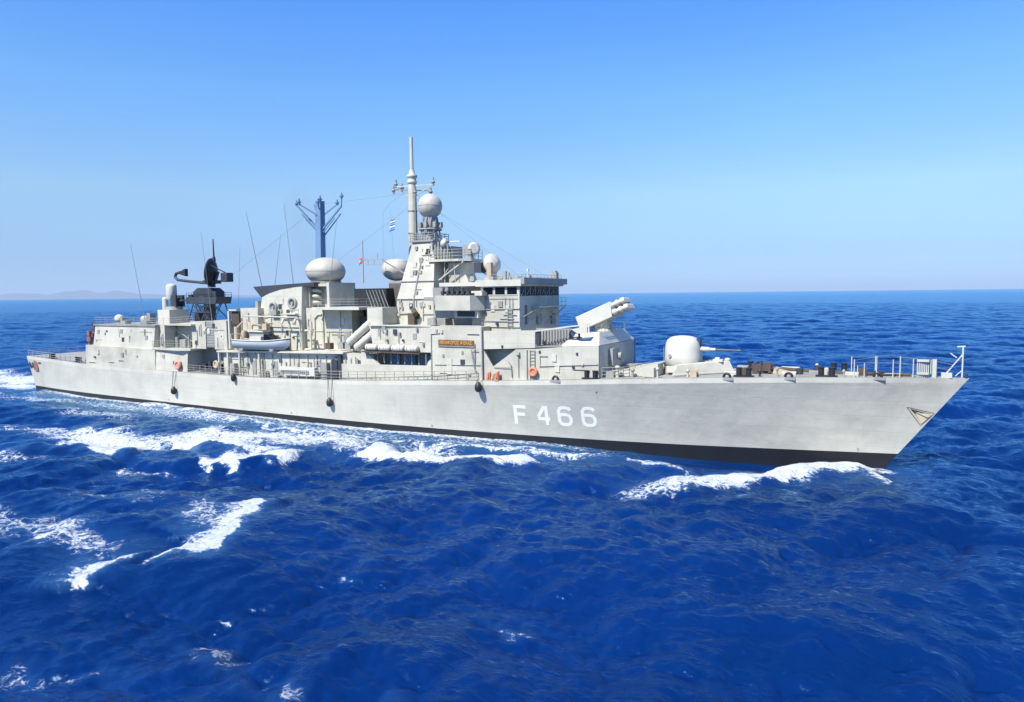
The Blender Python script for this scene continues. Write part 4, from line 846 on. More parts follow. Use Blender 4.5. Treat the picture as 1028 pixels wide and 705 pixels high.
dress(radar_house, -14.3, -11.4, 8.4, 13.0, lambda x, z: -5.0, 10)
dress(midh, -16.4, 8.2, 5.2, 7.6, lambda x, z: -6.16, 34)
dress(funnel, -12.2, -4.6, 8.6, 14.2, lambda x, z: -4.5 + (z - 8) * .08, 22)
dress(mblock, -4.3, 2.9, 8.4, 12.6, lambda x, z: -3.5 if x < -1.6 else -3.32, 16)
dress(fwd, 8.8, 16.4, 8.9, 11.2, lambda x, z: -6.22, 14)
dress(fwd, 16.9, 22.8, 6.0, 11.2, lambda x, z: -6.40, 16)
dress(tower, 10.0, 14.6, 11.6, 14.2, lambda x, z: -3.22, 12)
dress(tower, 10.9, 13.8, 14.8, 20.2, lambda x, z: -3.2 + (z - 14.3) * 1.3 / 4.3 if z < 18.6 else -1.9 + (z - 18.6) * .2, 14)
dress(bridge, 22.3, 26.3, 11.6, 14.0, lambda x, z: -4.74, 8)
dress(mhouse, 23.6, 35.0, 6.5, 9.2, lambda x, z: yw(x), 14)
for a_, b_ in (((9.6, -.4, 26.6), (-5.8, 1, 26.6)), ((9.6, .3, 25.4), (-2.4, .4, 19.2)), ((10.2, -.4, 26.8), (26.4, -3.6, 16.3)), ((10.2, .4, 26.0), (26.4, 3.4, 16.3)), ((-6, 1, 26.4), (-24, .5, 17.0))):
    MB().cyl(a_, b_, .014, .014, 4).build("rigging_wire", LINE, FR)
# whip antennas
for a, b, r in (((-37.6, -3, 10.95), (-40.2, -3, 22.8), .05), ((-11.9, -3.0, 13.4), (-14.94, -3, 25.8), .06), ((-22.6, -3, 11.2), (-24.1, -3, 23.7), .035), ((-6.75, -3, 15.6), (-7.96, -3, 26.4), .045), ((-10.4, -3, 15.0), (-8.7, -3, 22.7), .035), ((-17.4, -3, 11.2), (-16.4, -3, 21.4), .03), ((-.6, -3, 16.3), (.8, -3, 23.8), .03)):
    MB().cyl(a, b, r, r * .45, 6).cyl(a, Vector(a) + (Vector(b) - Vector(a)) * .06, r * 2.2, r * 1.6, 8).build("whip_antenna", LINE, FR)

# ------------------------------------------------------------------ loose things carried by the ship
def boat():
    b = thing("motor_boat", "small grey motor boat slung from davits on the deck edge amidships", "boat", (-8.7, -6.6, 8.25))
    rings = []; L = 4.6
    for t in np.linspace(-1, 1, 22):
        x = t * L; wd_ = 1.05 * (1 - max(0, t) ** 3 * .95) * (1 - max(0, -t - .6) * .35); top = 1.05 + .35 * max(0, t) ** 2 + .05 * t * t; kl = -.12 + .55 * max(0, t) ** 5
        rings.append([(x + .25 * max(0, t), -wd_, top), (x, -wd_ * .93, kl + (top - kl) * .5), (x, -wd_ * .5, kl + .12), (x, 0, kl), (x, wd_ * .5, kl + .12), (x, wd_ * .93, kl + (top - kl) * .5), (x + .25 * max(0, t), wd_, top)])
    MB().loft(rings, True).build("boat_hull", BOATG, b)
    g = MB()
    for s in (0, 6):
        g.tube([tuple(Vector(r[s]) + Vector((0, 0, .03))) for r in rings], .075, 6)
    g.build("gunwale", GREY, b)
    MB().box(-1.6, .4, -.6, .6, 1.1, 1.6).build("engine_box", GREY, b)
    MB().hexa([(1.0, -.7, 1.15), (2.4, -.6, 1.2), (2.4, .6, 1.2), (1.0, .7, 1.15)], [(.9, -.6, 1.85), (1.5, -.55, 1.85), (1.5, .55, 1.85), (.9, .6, 1.85)]).build("windscreen", GLASS, b)
    f = MB().tube([(-4.5, -.9, 1.0), (-4.7, -.9, 1.8), (-4.7, .9, 1.8), (-4.5, .9, 1.0)], .05, 6); f.build("stern_rail", PALE, b)
    MB().box(-3.2, -2.6, -.9, .9, -.2, .05).box(2.0, 2.6, -.8, .8, -.15, .1).build("boat_cradle", MID, b)
    return b
boat()
raft_labels = ["white life raft canister at the stern end of the row of four on the rack", "white life raft canister second from the stern end of the rack of four", "white life raft canister second from the bow end of the rack of four", "white life raft canister at the bow end of the row of four on the rack"]
def raft():
    r = thing("life_raft", raft_labels[0], "life raft", (0, 0, 0), "life raft canisters on the rack")
    c = MB().lathe((-.82, 0, .40), [(.02, 0), (.28, .03), (.38, .14), (.39, .5), (.39, .78), (.42, .79), (.42, .86), (.39, .87), (.39, 1.14), (.38, 1.5), (.28, 1.61), (.02, 1.64)], 22, (1, 0, 0)).build("canister", WHITE, r)
    for x in (-.45, .45): MB().torus((x, 0, .40), .40, .03, (1, 0, 0), 20, 6).build("strap", MID, r)
    return r
r0 = raft()
for k in range(4):
    if k == 0: o = r0
    else:
        o = r0.copy(); COL.objects.link(o); o["label"] = raft_labels[k]
        for chd in list(r0.children):
            c2 = chd.copy(); COL.objects.link(c2); c2.parent = o
    o.location = (8.75 + k * 1.86, -6.55, 8.57)
def fender(x, ztop, z, sx, label, lines=2, r=.36):
    Y = hull_at(x, z)[1] + r * 1.0; Yt = bd(x) + .04
    f = thing("fender", label, "fender", (x, -Y, z), "fenders hung over the side")
    MB().lathe((0, 0, -.5), [(.02, 0), (r * .7, .1), (r, .3), (r, .7), (r * .6, .95), (.08, 1.1)], 16).build("fender_body", BLACK, f)
    ln = MB()
    for k in range(lines): ln.cyl((0 + (.0 if lines == 1 else .25 * (k * 2 - 1)), 0, .55), (0 + (0 if lines == 1 else .32 * (k * 2 - 1)), Y - Yt, ztop - z), .03, .03, 5)
    ln.build("fender_line", DARK, f)
fender(-25.3, 4.75, 2.15, 1, "dark fender hanging low on a line below the sponson near the hangar", 2)
fender(3.0, 5.1, 2.45, 1, "dark fender hanging on two long lines amidships, forward of the folded ladder", 2)
fender(23.0, 6.0, 5.3, 1, "large dark fender close under the deck edge, left of the F of the number", 2, .38)
fender(-13.2, 4.75, 4.55, 1, "small dark fender at the deck edge below the stern of the motor boat", 1, .30)
def buoy(x, y, z, mat, label, r=.4):
    b = thing("lifebuoy", label, "lifebuoy", (x, y, z), "lifebuoys along the deck")
    MB().torus((0, 0, 0), r, .14, (0, 1, 0), 24, 10).build("ring", mat, b)
    MB().cyl((0, .1, 0), (0, -.02, 0), r * .75, r * .75, 20).build("ring_cover", mat, b)
buoy(28.75, yw(28.7) - .28, 7.05, ORANGE, "bright orange lifebuoy at the foot of the ladder under the bridge", .36)
buoy(-25.1, -6.85, 5.6, PINK, "faded pink lifebuoy on the wall below the aft sponson", .46)
buoy(-17.2, -6.9, 6.0, TAN, "tan lifebuoy on the rail beside the dark recess aft", .40)
j = thing("life_jacket_pile", "orange life jackets hung together by the deck edge below the triangular opening", "life jackets", (24.4, -6.5, 6.0))
for k, (dx, h) in enumerate(((-.5, .9), (0.05, .75), (.5, 1.0))):
    MB().hexa([(dx - .24, -.16, .02), (dx + .2, -.16, 0.02), (dx + .2, .16, .02), (dx - .24, .16, .02)], [(dx - .16 + k * .03, -.14, h * .8), (dx + .22, -.12, h), (dx + .22, .12, h), (dx - .16, .12, h * .85)]).cyl((dx + .02, -.2, h * .3), (dx + .05, -.14, h * .9), .1, .08, 8).build("life_jacket", ORANGE if k != 1 else TAN, j)
gw = thing("accommodation_ladder", "white folded boarding ladder stowed flat along the deck edge amidships", "boarding ladder", (-2.9, -6.95, 5.3))
MB().box(-2.5, 2.5, -.12, .12, .0, .16).box(-2.5, 2.5, -.14, -.04, .5, 1.0).box(-2.5, 2.5, .04, .14, .5, 1.0).build("side_beam", WHITE, gw)
for k in range(14): MB().box(-2.3 + k * .34, -2.12 + k * .34, -.16, .1, .2, .48).build("tread", MID, gw)
MB().box(2.55, 3.4, -.25, .25, .05, 1.05).build("platform", WHITE, gw)
def flag(name, label, loc, cols, w, h, rows):
    f = thing(name, label, "flag", loc)
    for k in range(rows):
        z0, z1 = h * k / rows, h * (k + 1) / rows; v = []; n = 10
        for dy in (0, .02):
            for i in range(n + 1):
                u_ = i / n; y = .16 * math.sin(u_ * 7 + k * .25) * u_ + dy; sag = -.35 * u_ * u_
                v += [(-u_ * w, y, z0 + sag), (-u_ * w, y, z1 + sag)]
        fs = []; q_ = 2 * (n + 1)
        for i in range(n):
            a = 2 * i; fs += [(a, a + 2, a + 3, a + 1), (q_ + a, q_ + a + 1, q_ + a + 3, q_ + a + 2), (a, q_ + a, q_ + a + 2, a + 2), (a + 1, a + 3, q_ + a + 3, q_ + a + 1)]
        MB().add(v, fs, True).build("flag_stripe", cols[k % len(cols)], f)
flag("signal_flag", "small blue and white flag flying on the halyard aft of the pole mast", (9.55, -3, 22.2), [BLUEC, WHITE], .85, 1.35, 5)
flag("pennant", "small red and white pennant at the tip of the aft signal yard", (2.05, 0, 18.75), [RED, WHITE, RED], .6, .7, 3)

# ------------------------------------------------------------------ sea
def fft_tile(L, N, V, wdir, Hs, spread, kcut, seed):
    rng = np.random.default_rng(seed)
    k1 = np.fft.fftfreq(N, L / N) * 2 * np.pi
    KX, KY = np.meshgrid(k1, k1, indexing='ij'); K = np.hypot(KX, KY); K[0, 0] = 1e-6
    g = 9.81; Lp = V * V / g
    cosf = (KX * wdir[0] + KY * wdir[1]) / K
    P = np.exp(-1 / (K * Lp) ** 2) / K ** 4 * (np.clip(cosf, 0, 1) ** spread + .06 * np.abs(cosf)) * np.exp(-(K * kcut) ** 2)
    P[0, 0] = 0
    A = (rng.normal(size=(N, N)) + 1j * rng.normal(size=(N, N))) * np.sqrt(P)
    h = np.fft.ifft2(A).real * N * N
    s = Hs / 4 / h.std(); A *= s
    f = lambda a: (np.fft.ifft2(a).real * N * N).astype(np.float32)
    Hh = f(A); Dx = f(-1j * KX / K * A); Dy = f(-1j * KY / K * A)
    Jxx = f(KX * KX / K * A); Jyy = f(KY * KY / K * A); Jxy = f(KX * KY / K * A)
    return dict(L=L, N=N, H=Hh, Dx=Dx, Dy=Dy, J=(1 - 1.0 * Jxx) * (1 - 1.0 * Jyy) - Jxy * Jxy)
def sample(T, ang, x, y, keys):
    c, s = math.cos(ang), math.sin(ang)
    u_ = (x * c + y * s) / T['L'] * T['N']; v_ = (-x * s + y * c) / T['L'] * T['N']
    i0 = np.floor(u_).astype(np.int64); j0 = np.floor(v_).astype(np.int64); fu = (u_ - i0).astype(np.float32); fv = (v_ - j0).astype(np.float32)
    N = T['N']; i0 %= N; j0 %= N; i1 = (i0 + 1) % N; j1 = (j0 + 1) % N; out = []
    for kk in keys:
        a = T[kk]; out.append(a[i0, j0] * (1 - fu) * (1 - fv) + a[i1, j0] * fu * (1 - fv) + a[i0, j1] * (1 - fu) * fv + a[i1, j1] * fu * fv)
    return out
# polar sheet: fine near the ships, coarse to the horizon
C0 = np.array([CAM.x, CAM.y])
rad = [6.0]
while rad[-1] < 90000: rad.append(rad[-1] * (1.0048 if rad[-1] < 900 else 1.03))
rad = np.array(rad)
base_a = TH + math.pi / 2
fa = np.linspace(-R(52), R(52), 1050)
ca = np.linspace(R(52), 2 * math.pi - R(52), 120)[1:-1]
ang = np.concatenate([fa, ca]) + base_a
NA, NR = len(ang), len(rad)
AA, RR = np.meshgrid(ang, rad, indexing='ij')
X0 = (C0[0] + RR * np.cos(AA)).ravel(); Y0 = (C0[1] + RR * np.sin(AA)).ravel(); D0 = RR.ravel()
T1 = fft_tile(170.0, 512, 6.2, (.35, -.94), 1.15, 3, .20, 3)
T2 = fft_tile(41.0, 512, 3.6, (.75, -.66), .58, 4, .07, 5)
Hs, Dx, Dy, J = sample(T1, .0, X0, Y0, ('H', 'Dx', 'Dy', 'J'))
fade1 = np.clip(1.15 - D0 / 2500, 0, 1); fade2 = np.clip(1.2 - D0 / 260, 0, 1)
T3 = fft_tile(19.0, 256, 1.9, (.30, -.95), .15, 3, .04, 9)
h3, dx3, dy3 = sample(T3, -.25, X0, Y0, ('H', 'Dx', 'Dy')); fade3 = np.clip(1.3 - D0 / 170, 0, 1)
h2, dx2, dy2, J2 = sample(T2, .6, X0, Y0, ('H', 'Dx', 'Dy', 'J'))
# calmer in the lee right beside the hull
Z = Hs * fade1 + h2 * fade2 + h3 * fade3
PX = X0 + .95 * Dx * fade1 + .75 * dx2 * fade2 + .85 * dx3 * fade3; PY = Y0 + .95 * Dy * fade1 + .75 * dy2 * fade2 + .85 * dy3 * fade3

def seg_dist(pts, x, y):
    best = np.full(x.shape, 1e9); tt = np.zeros(x.shape); sgn = np.zeros(x.shape); tot = 0
    lens = [math.hypot(b[0] - a[0], b[1] - a[1]) for a, b in zip(pts[:-1], pts[1:])]; Ls = sum(lens)
    for (a, b), l in zip(zip(pts[:-1], pts[1:]), lens):
        ux, uy = (b[0] - a[0]) / l, (b[1] - a[1]) / l
        t_ = np.clip((x - a[0]) * ux + (y - a[1]) * uy, 0, l)
        dx_, dy_ = x - (a[0] + ux * t_), y - (a[1] + uy * t_); d = np.hypot(dx_, dy_)
        s_ = np.sign(ux * dy_ - uy * dx_); mk = d < best
        best[mk] = d[mk]; tt[mk] = (tot + t_[mk]) / Ls; sgn[mk] = s_[mk]; tot += l
    return best, tt, sgn
near = (D0 < 260)
ix = np.nonzero(near)[0]; x, y = X0[ix].copy(), Y0[ix].copy()
foam = np.zeros(len(X0), np.float32); aer = np.zeros(len(X0), np.float32)
fo = np.zeros(len(ix)); ar_ = np.zeros(len(ix)); dz = np.zeros(len(ix)); halo = np.zeros(len(ix))
# wobble so that no edge is straight
wx, wy = sample(T1, 1.1, x * 3.1, y * 3.1, ('Dx', 'Dy'))
w2x, w2y = sample(T2, 2.1, x * 1.7, y * 1.7, ('Dx', 'Dy'))
xw = x + wx * 2.2 + w2x * 3.0; yw_ = y + wy * 2.2 + w2y * 3.0
def sm(a, lo, hi): t_ = np.clip((a - lo) / (hi - lo), 0, 1); return t_ * t_ * (3 - 2 * t_)
def ridge(pts, height, wid_front, wid_back, foam_amt, foam_front, foam_back, side=1, taper=.15, prof=None, wob=1.0):
    """raised breaking crest; side=+1 puts the front on the left of the path"""
    global fo, dz, halo
    d, t_, s_ = seg_dist(pts, x + (xw - x) * wob, y + (yw_ - y) * wob); d0, t0, s0 = seg_dist(pts, x, y)
    tp_ = sm(t_, 0, taper) * sm(1 - t_, 0, taper) if prof is None else np.interp(t_, *zip(*prof))
    sd0 = d0 * s0 * side; sdw = d * s_ * side
    dz += height * tp_ * np.where(sd0 > 0, np.exp(-(sd0 / wid_front) ** 2), np.exp(-(sd0 / wid_back) ** 2))
    ff_ = np.where(sdw > 0, 1 - sm(sdw, foam_front * .3, foam_front), 1 - sm(-sdw, foam_back * .15, foam_back) ** .7)
    fo = np.maximum(fo, foam_amt * ff_ * (tp_ ** .5))
    halo = np.maximum(halo, .55 * (1 - sm(np.where(sdw > 0, d * 3.5, d), .3, 1.4 + foam_back * 1.5)) * (tp_ ** .5))
def patch(cx, cy, rx, ry, rot, amt):
    global fo, halo
    c, s = math.cos(rot), math.sin(rot)
    u_ = ((xw - cx) * c + (yw_ - cy) * s) / rx; v_ = (-(xw - cx) * s + (yw_ - cy) * c) / ry
    q_ = np.hypot(u_, v_); fo = np.maximum(fo, amt * (1 - sm(q_, .25, 1.15))); halo = np.maximum(halo, .5 * amt * (1 - sm(q_, .3, 1.6)))
# hull outline at the water
hb = np.interp(x, [p[0] for p in BW], [p[1] for p in BW]); hb = np.where(x > 59.6, 0, hb)
dh = np.abs(y) - hb                                    # outboard distance
along = (x > -66) & (x < 63)
wl_ = np.interp(x, [-70, -40, -10, 12, 30, 38, 47, 53, 57, 60, 63], [-.05, -.1, -.2, -.15, -.25, -.7, -1.15, -1.05, -.95, -.85, -.3])
dz += np.where(along, wl_ * np.exp(-(np.maximum(dh, 0) / 4.5) ** 2), 0)
calm = 1 - .8 * np.exp(-(np.maximum(dh, 0) / 6.0) ** 2) * sm(x, -78, -66) * (1 - sm(x, 60, 66))
# bow wave
BOW = [(58.6, -1.0), (56.8, -2.5), (53.4, -6.2), (50.6, -9.6), (47.5, -13.2), (44.6, -16.2), (42.0, -18.8)]
ridge(BOW, .88, 2.0, 1.7, 1.35, 2.5, 3.0, side=1, wob=.45, prof=[(0, .25), (.08, .85), (.2, 1), (.45, .85), (.7, .55), (1, .0)])
ridge([(56.9, -2.4), (58.3, -3.3), (59.3, -5.2), (60.2, -7.6)], .32, 1.3, 1.6, 1.0, .45, .8, side=1, wob=.5, prof=[(0, 1), (.35, .85), (.75, .5), (1, .1)])
ridge([(60.0, -.3), (58.6, -1.4), (57.0, -2.0)], .15, .9, .9, .55, .4, .5, side=1, wob=.4)
ridge([(60.4, .2), (57, 3.2), (52, 7.5), (46, 13), (40, 18)], 1.1, 1.7, 1.7, 1.0, 1.2, 1.6, side=-1)
# thin foam line that peels off the hull, and the second divergent crest
HF = [(45.8, -9.5), (42.5, -9.2), (38.3, -7.9), (33, -8.0), (27.5, -9.2), (21.8, -10.9), (16, -12.2), (10.6, -12.8), (2.6, -12.2), (-5.9, -11.5), (-15, -9.6), (-24.9, -7.9), (-34, -7.6)]
ridge(HF, .30, 1.0, 1.4, .82, .55, 1.3, side=1, taper=.04)
ridge([(33.0, -12.6), (30.0, -15.0), (26.0, -16.8), (21.0, -17.6), (16.0, -16.6)], .85, 2.0, 2.0, 1.35, 2.5, 3.2, side=1, taper=.08, wob=.4)
patch(8, -15.5, 12, 3.6, -.08, .85); patch(0, -17.5, 9, 3.8, .15, 1.0); patch(21, -12.5, 9, 1.8, -.1, .55); patch(32, -9, 7, 1.2, 0, .5)
# broken water on the quarter
ridge([(12.5, -21.0), (9.5, -24.5), (5.5, -27.2)], .7, 1.7, 1.8, 1.2, 1.3, 3.4, side=1)
ridge([(9.8, -22.8), (4.5, -21.6), (-1.5, -21.6), (-6.5, -24.2)], .7, 1.4, 2.2, 1.1, .8, 5.0, side=1)
ridge([(-1.5, -26.8), (-6.3, -28.8), (-12.5, -28.0)], .5, 1.4, 2.2, 1.15, 1.0, 5.0, side=1)
patch(-12, -24.5, 13, 4.6, .06, 1.0); patch(-2, -20, 9, 3.4, .2, .95); patch(-24, -25, 9, 3, .1, .62); patch(-30, -16, 12, 3, .05, .5); patch(-14, -33, 8, 1.4, .2, .42); patch(3, -31, 5, 1, .2, .5)
# stern wake
patch(-84, 0, 22, 7.5, 0, .95); patch(-72, -6, 9, 3.2, .1, 1.0); patch(-110, 2, 30, 9, 0, .75); patch(-50, -11, 14, 2.0, .05, .5); patch(-62, -14, 10, 2.5, .1, .5)
# breaking sea in the left foreground
BRK = [(20.6, -33.1), (22.6, -35.8), (24.5, -38.6), (25.0, -40.8), (24.7, -42.0), (23.9, -42.8)]
ridge(BRK, .38, 2.8, 3.0, 1.12, .55, 3.4, side=1, taper=.12)
ridge([(22.6, -43.4), (23.2, -44.9), (23.4, -46.0), (23.3, -46.6)], .25, 2.4, 2.4, 1.05, .4, 1.8, side=1, taper=.15)
patch(16, -43.5, 7.0, 2.2, -.1, .60); patch(9.5, -43.5, 7, 1.6, .1, .48); patch(19, -36.5, 4, 1.1, -.6, .5); patch(36.0, -48.3, 2.4, .9, .2, .44); patch(30.5, -52.5, 3, .9, .3, .34); patch(42.6, -49.6, 3.2, .6, .2, .42)
patch(45.2, -40.2, 1.8, .5, .5, .36); patch(35.2, -39.3, .3, .25, 0, .6); patch(33.2, -46.3, .3, .22, 0, .65); patch(41.8, -44.8, .4, .25, .2, .3); patch(10, -37, 7, 1.2, .2, .36)
fo = np.maximum(fo, .78 * np.exp(-(np.maximum(dh - .2, 0) / 1.0) ** 2) * sm(x, -66, -55) * (1 - sm(x, 20, 44)) * (y < 0))
fo = np.maximum(fo, .50 * np.exp(-((dh - 3.2) / 2.6) ** 2) * sm(x, -60, -30) * (1 - sm(x, 8, 26)) * (y < 0))
# aerated, smoother water between the hull and the foam line
hfd, _, hs_ = seg_dist(HF, xw, yw_)
ar_ = np.where((x > -60) & (x < 46) & (y < 0), np.exp(-(np.maximum(dh, 0) / 5.5) ** 2), 0) * sm(48 - x, 0, 20) * .85
bwd, bt, bs = seg_dist(BOW, xw, yw_); ar_ = np.maximum(ar_, .45 * np.exp(-(bwd / 2.4) ** 2) * (1 - bt))
ar_ = np.maximum(ar_, np.clip(fo, 0, 1) * .5); ar_ = np.maximum(ar_, halo)
streak, = sample(T2, .35, x * .35, y * 2.2, ('H',))
fo = np.maximum(fo, ar_ * (.40 + .9 * streak))
fo = np.where(near[ix], fo, 0)
bd_, _, _ = seg_dist(BRK + [(23.2, -44.8), (23.4, -46.4)], x, y)
Z[ix] = Z[ix] * calm * (1 - .65 * np.exp(-(bd_ / 5.5) ** 2)) + dz
foam[ix] = fo; aer[ix] = ar_
# scattered small whitecaps where the crests fold over
wc = sm(-(J - .30), 0, .25) * .75 * (D0 < 1500)
foam = np.maximum(foam, wc.astype(np.float32)); foam = np.clip(foam, 0, 1.2)

me = bpy.data.meshes.new("sea")
co = np.empty((NA * NR, 3), np.float32); co[:, 0] = PX; co[:, 1] = PY; co[:, 2] = Z
ii = np.arange(NA); jn = np.arange(NR - 1)
I, Jx = np.meshgrid(ii, jn, indexing='ij'); I2 = (I + 1) % NA
quads = np.stack([I * NR + Jx, I * NR + Jx + 1, I2 * NR + Jx + 1, I2 * NR + Jx], -1).reshape(-1, 4)
me.vertices.add(len(co)); me.vertices.foreach_set("co", co.ravel())
me.loops.add(quads.size); me.loops.foreach_set("vertex_index", quads.ravel().astype(np.int32))
me.polygons.add(len(quads)); me.polygons.foreach_set("loop_start", (np.arange(len(quads)) * 4).astype(np.int32))
me.polygons.foreach_set("use_smooth", np.ones(len(quads), bool))
me.update(calc_edges=True)
for nme, arr in (("foam", foam), ("aer", aer)):
    at = me.attributes.new(nme, 'FLOAT', 'POINT'); at.data.foreach_set("value", arr.astype(np.float32))
sea = bpy.data.objects.new("sea", me); COL.objects.link(sea)
tag(sea, "deep blue rolling sea with white foam around the ship", "sea", kind="structure")

M = bpy.data.materials.new("sea water"); M.use_nodes = True; nt = M.node_tree; b = nt.nodes["Principled BSDF"]
pos = nd(nt, "ShaderNodeTexCoord").outputs["Object"]
fa_ = nd(nt, "ShaderNodeAttribute", attribute_name="foam").outputs["Fac"]; ae_ = nd(nt, "ShaderNodeAttribute", attribute_name="aer").outputs["Fac"]
flat = mapping(nt, pos, (1, 1, .3))
big = noise(nt, flat, .035, 3, .5)
deep = mixc(nt, ramp(nt, big, .3, .7), (0.0008, 0.0140, 0.078), (0.0013, 0.0225, 0.125))
water = mixc(nt, math_n(nt, 'MULTIPLY', ae_, .85), deep, (0.035, 0.125, 0.27))
body = nd(nt, "ShaderNodeBsdfDiffuse"); nt.links.new(water, body.inputs[0])
gl = nd(nt, "ShaderNodeBsdfGlossy"); gl.inputs["Roughness"].default_value = .12; gl.inputs["Color"].default_value = (.42, .74, 1.0, 1)
fr = nd(nt, "ShaderNodeFresnel"); fr.inputs["IOR"].default_value = 1.333
wmix = nd(nt, "ShaderNodeMixShader"); nt.links.new(fr.outputs[0], wmix.inputs[0]); nt.links.new(body.outputs[0], wmix.inputs[1]); nt.links.new(gl.outputs[0], wmix.inputs[2])
nt.nodes.remove(b)
n1 = noise(nt, mapping(nt, flat, (1, 1.8, 1), (0, 0, -.3)), .9, 3, .5, .3)
n2 = noise(nt, mapping(nt, flat, (1, 1.5, 1), (0, 0, .5)), 4.0, 4, .6, .2)
n3 = noise(nt, mapping(nt, flat, (1, 1.6, 1), (0, 0, .1)), 11.0, 3, .6, .2)
hgt = math_n(nt, 'ADD', math_n(nt, 'MULTIPLY', n1, .11), math_n(nt, 'ADD', math_n(nt, 'MULTIPLY', n2, .06), math_n(nt, 'MULTIPLY', n3, .014)))
far_n = noise(nt, mapping(nt, flat, (1, 1.6, 1), (0, 0, .4)), .12, 4, .6)
hgt = math_n(nt, 'ADD', hgt, math_n(nt, 'MULTIPLY', far_n, .75))
bp = nd(nt, "ShaderNodeBump"); bp.inputs["Strength"].default_value = .8; bp.inputs["Distance"].default_value = 1.0
nt.links.new(hgt, bp.inputs["Height"])
for q_ in (gl, fr): nt.links.new(bp.outputs[0], q_.inputs["Normal"])
# lacy foam: ragged threads between bubbles, solid where the foam is thick
wn = nd(nt, "ShaderNodeTexNoise"); wn.inputs["Scale"].default_value = .7; wn.inputs["Detail"].default_value = 3; nt.links.new(flat, wn.inputs["Vector"])
wv = nd(nt, "ShaderNodeVectorMath", operation='MULTIPLY_ADD'); nt.links.new(wn.outputs["Color"], wv.inputs[0]); wv.inputs[1].default_value = (1.6, 1.6, 0); nt.links.new(flat, wv.inputs[2])
def lace(scale):
    v = nd(nt, "ShaderNodeTexVoronoi", feature='DISTANCE_TO_EDGE'); v.inputs["Scale"].default_value = scale; nt.links.new(mapping(nt, wv.outputs[0], (1, 1.5, 1), (0, 0, .4)), v.inputs["Vector"])
    return ramp(nt, v.outputs[0], 0.0, .30, 1, 0)
l1, l2 = lace(1.25), lace(3.6)
fb = noise(nt, wv.outputs[0], 2.6, 8, .70)
fbf = noise(nt, wv.outputs[0], 9.0, 4, .6)
fbs = ramp(nt, math_n(nt, 'ADD', math_n(nt, 'MULTIPLY', fb, .7), math_n(nt, 'MULTIPLY', fbf, .3)), .32, .66)
tex = math_n(nt, 'ADD', math_n(nt, 'ADD', math_n(nt, 'MULTIPLY', l1, .28), math_n(nt, 'MULTIPLY', l2, .20)), math_n(nt, 'MULTIPLY', fbs, .55))
dens = math_n(nt, 'ADD', fa_, math_n(nt, 'MULTIPLY', math_n(nt, 'SUBTRACT', tex, .50), 1.25))
mask = math_n(nt, 'MULTIPLY', math_n(nt, 'MULTIPLY', ramp(nt, dens, .40, 1.02), .95), ramp(nt, fa_, .05, .35))
fm = nd(nt, "ShaderNodeBsdfPrincipled"); fm.inputs["Roughness"].default_value = .8
nt.links.new(mixc(nt, ramp(nt, fb, .35, .65), (.50, .56, .62), (.74, .76, .77)), fm.inputs["Base Color"])
fbp = nd(nt, "ShaderNodeBump"); fbp.inputs["Strength"].default_value = .9; fbp.inputs["Distance"].default_value = .35; nt.links.new(fb, fbp.inputs["Height"]); nt.links.new(fbp.outputs[0], fm.inputs["Normal"])
mx = nd(nt, "ShaderNodeMixShader"); nt.links.new(mask, mx.inputs[0]); nt.links.new(wmix.outputs[0], mx.inputs[1]); nt.links.new(fm.outputs[0], mx.inputs[2])
nt.links.new(mx.outputs[0], nt.nodes["Material Output"].inputs["Surface"])
me.materials.append(M)

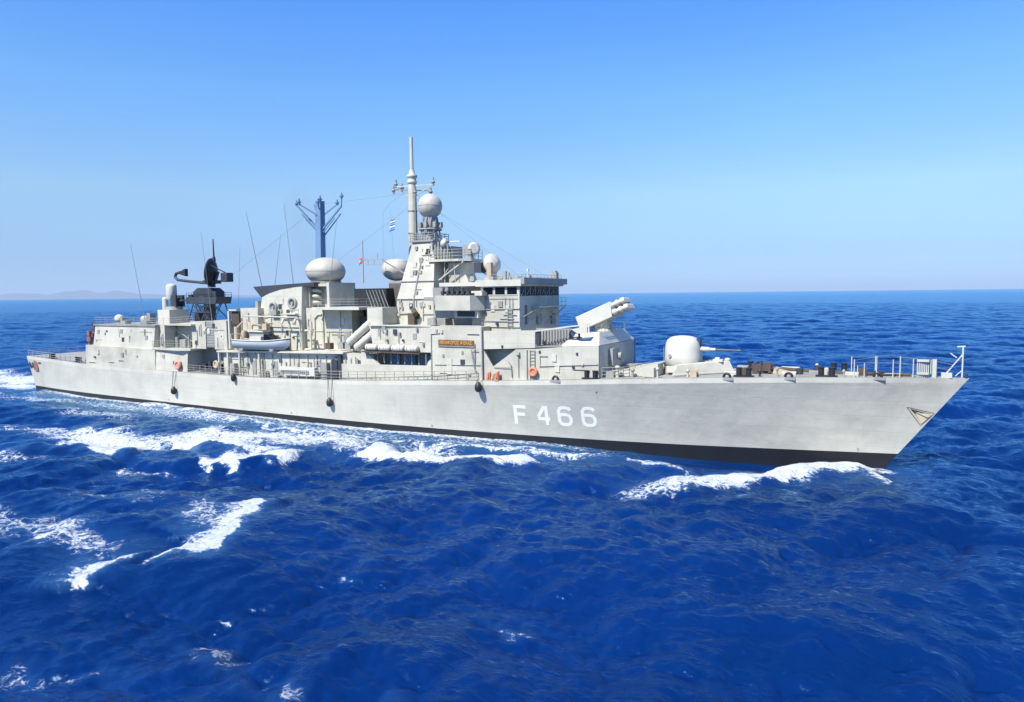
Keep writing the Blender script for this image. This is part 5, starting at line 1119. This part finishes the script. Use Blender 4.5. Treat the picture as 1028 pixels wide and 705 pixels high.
# ------------------------------------------------------------------ far coast
def coast():
    fwd = Vector((-math.sin(TH), math.cos(TH))); rgt = Vector((math.cos(TH), math.sin(TH)))
    v = []; f = []; nu, nv = 160, 24
    ph = RNG.uniform(0, 6.28, 8)
    for i in range(nu):
        t = i / (nu - 1); lat = -62500 + t * 45000
        pk = 0
        for c, w, h in ((.25, .11, 215), (.42, .07, 215), (.535, .055, 265), (.60, .07, 225), (.70, .09, 130), (.82, .12, 70)): pk = max(pk, h * math.exp(-((t - c) / w) ** 2))
        pk *= 1 + .10 * math.sin(t * 40 + ph[0]) + .06 * math.sin(t * 91 + ph[1]) + .04 * math.sin(t * 173 + ph[2])
        for k in range(nv):
            s = k / (nv - 1); dep = 58000 + s * 7000
            z = pk * math.sin(math.pi * s) ** .8 * (1 + .12 * math.sin(s * 17 + t * 30)) * 2.65 - 6
            p = Vector((CAM.x, CAM.y)) + fwd * dep + rgt * lat
            v.append((p.x, p.y, z))
    for i in range(nu - 1):
        for k in range(nv - 1): f.append((i * nv + k, (i + 1) * nv + k, (i + 1) * nv + k + 1, i * nv + k + 1))
    land = paint("dry coastal hills", (0.07, 0.075, 0.06), .9, .4, 0)
    o = MB().add(v, f, True).build("hills", land)
    tag(o, "low distant hills fading into haze on the horizon at left", "hills", kind="structure")
coast()

# ------------------------------------------------------------------ air
hz = MB().box(-98000, 98000, -98000, 98000, -8, 900).build("haze", GREY)
hm = bpy.data.materials.new("thin sea haze"); hm.use_nodes = True; ht = hm.node_tree
ht.nodes.remove(ht.nodes["Principled BSDF"])
pv = nd(ht, "ShaderNodeVolumePrincipled"); pv.inputs["Color"].default_value = (.66, .82, 1.0, 1); pv.inputs["Density"].default_value = 2.2e-5
ht.links.new(pv.outputs[0], ht.nodes["Material Output"].inputs["Volume"])
hz.data.materials.clear(); hz.data.materials.append(hm)
tag(hz, "thin pale sea haze over the water", "haze", kind="stuff")
# faint exhaust haze drifting up from the funnel
import bmesh
bm_ = bmesh.new(); bmesh.ops.create_icosphere(bm_, subdivisions=4, radius=1.0)
for v_ in bm_.verts:
    x_, y_, z_ = v_.co; lump = 1 + .10 * math.sin(4 * x_ + 3 * z_) + .08 * math.sin(5 * y_ - 4 * z_ + 1)
    v_.co = (-9.5 - 2.2 * z_ + x_ * (2.6 + .9 * z_) * lump, 2.5 + .8 * z_ + y_ * (2.6 + .9 * z_) * lump, 22.6 + 7.0 * z_)
sme = bpy.data.meshes.new("smoke"); bm_.to_mesh(sme); bm_.free()
smk = bpy.data.objects.new("smoke", sme); COL.objects.link(smk)
sm_m = bpy.data.materials.new("thin exhaust smoke"); sm_m.use_nodes = True; stn = sm_m.node_tree; stn.nodes.remove(stn.nodes["Principled BSDF"])
vp = nd(stn, "ShaderNodeVolumePrincipled"); vp.inputs["Color"].default_value = (.35, .33, .32, 1); vp.inputs["Density"].default_value = .02
stn.links.new(vp.outputs[0], stn.nodes["Material Output"].inputs["Volume"]); smk.data.materials.clear(); smk.data.materials.append(sm_m)
tag(smk, "faint grey exhaust smoke drifting above the funnel", "smoke", kind="stuff")
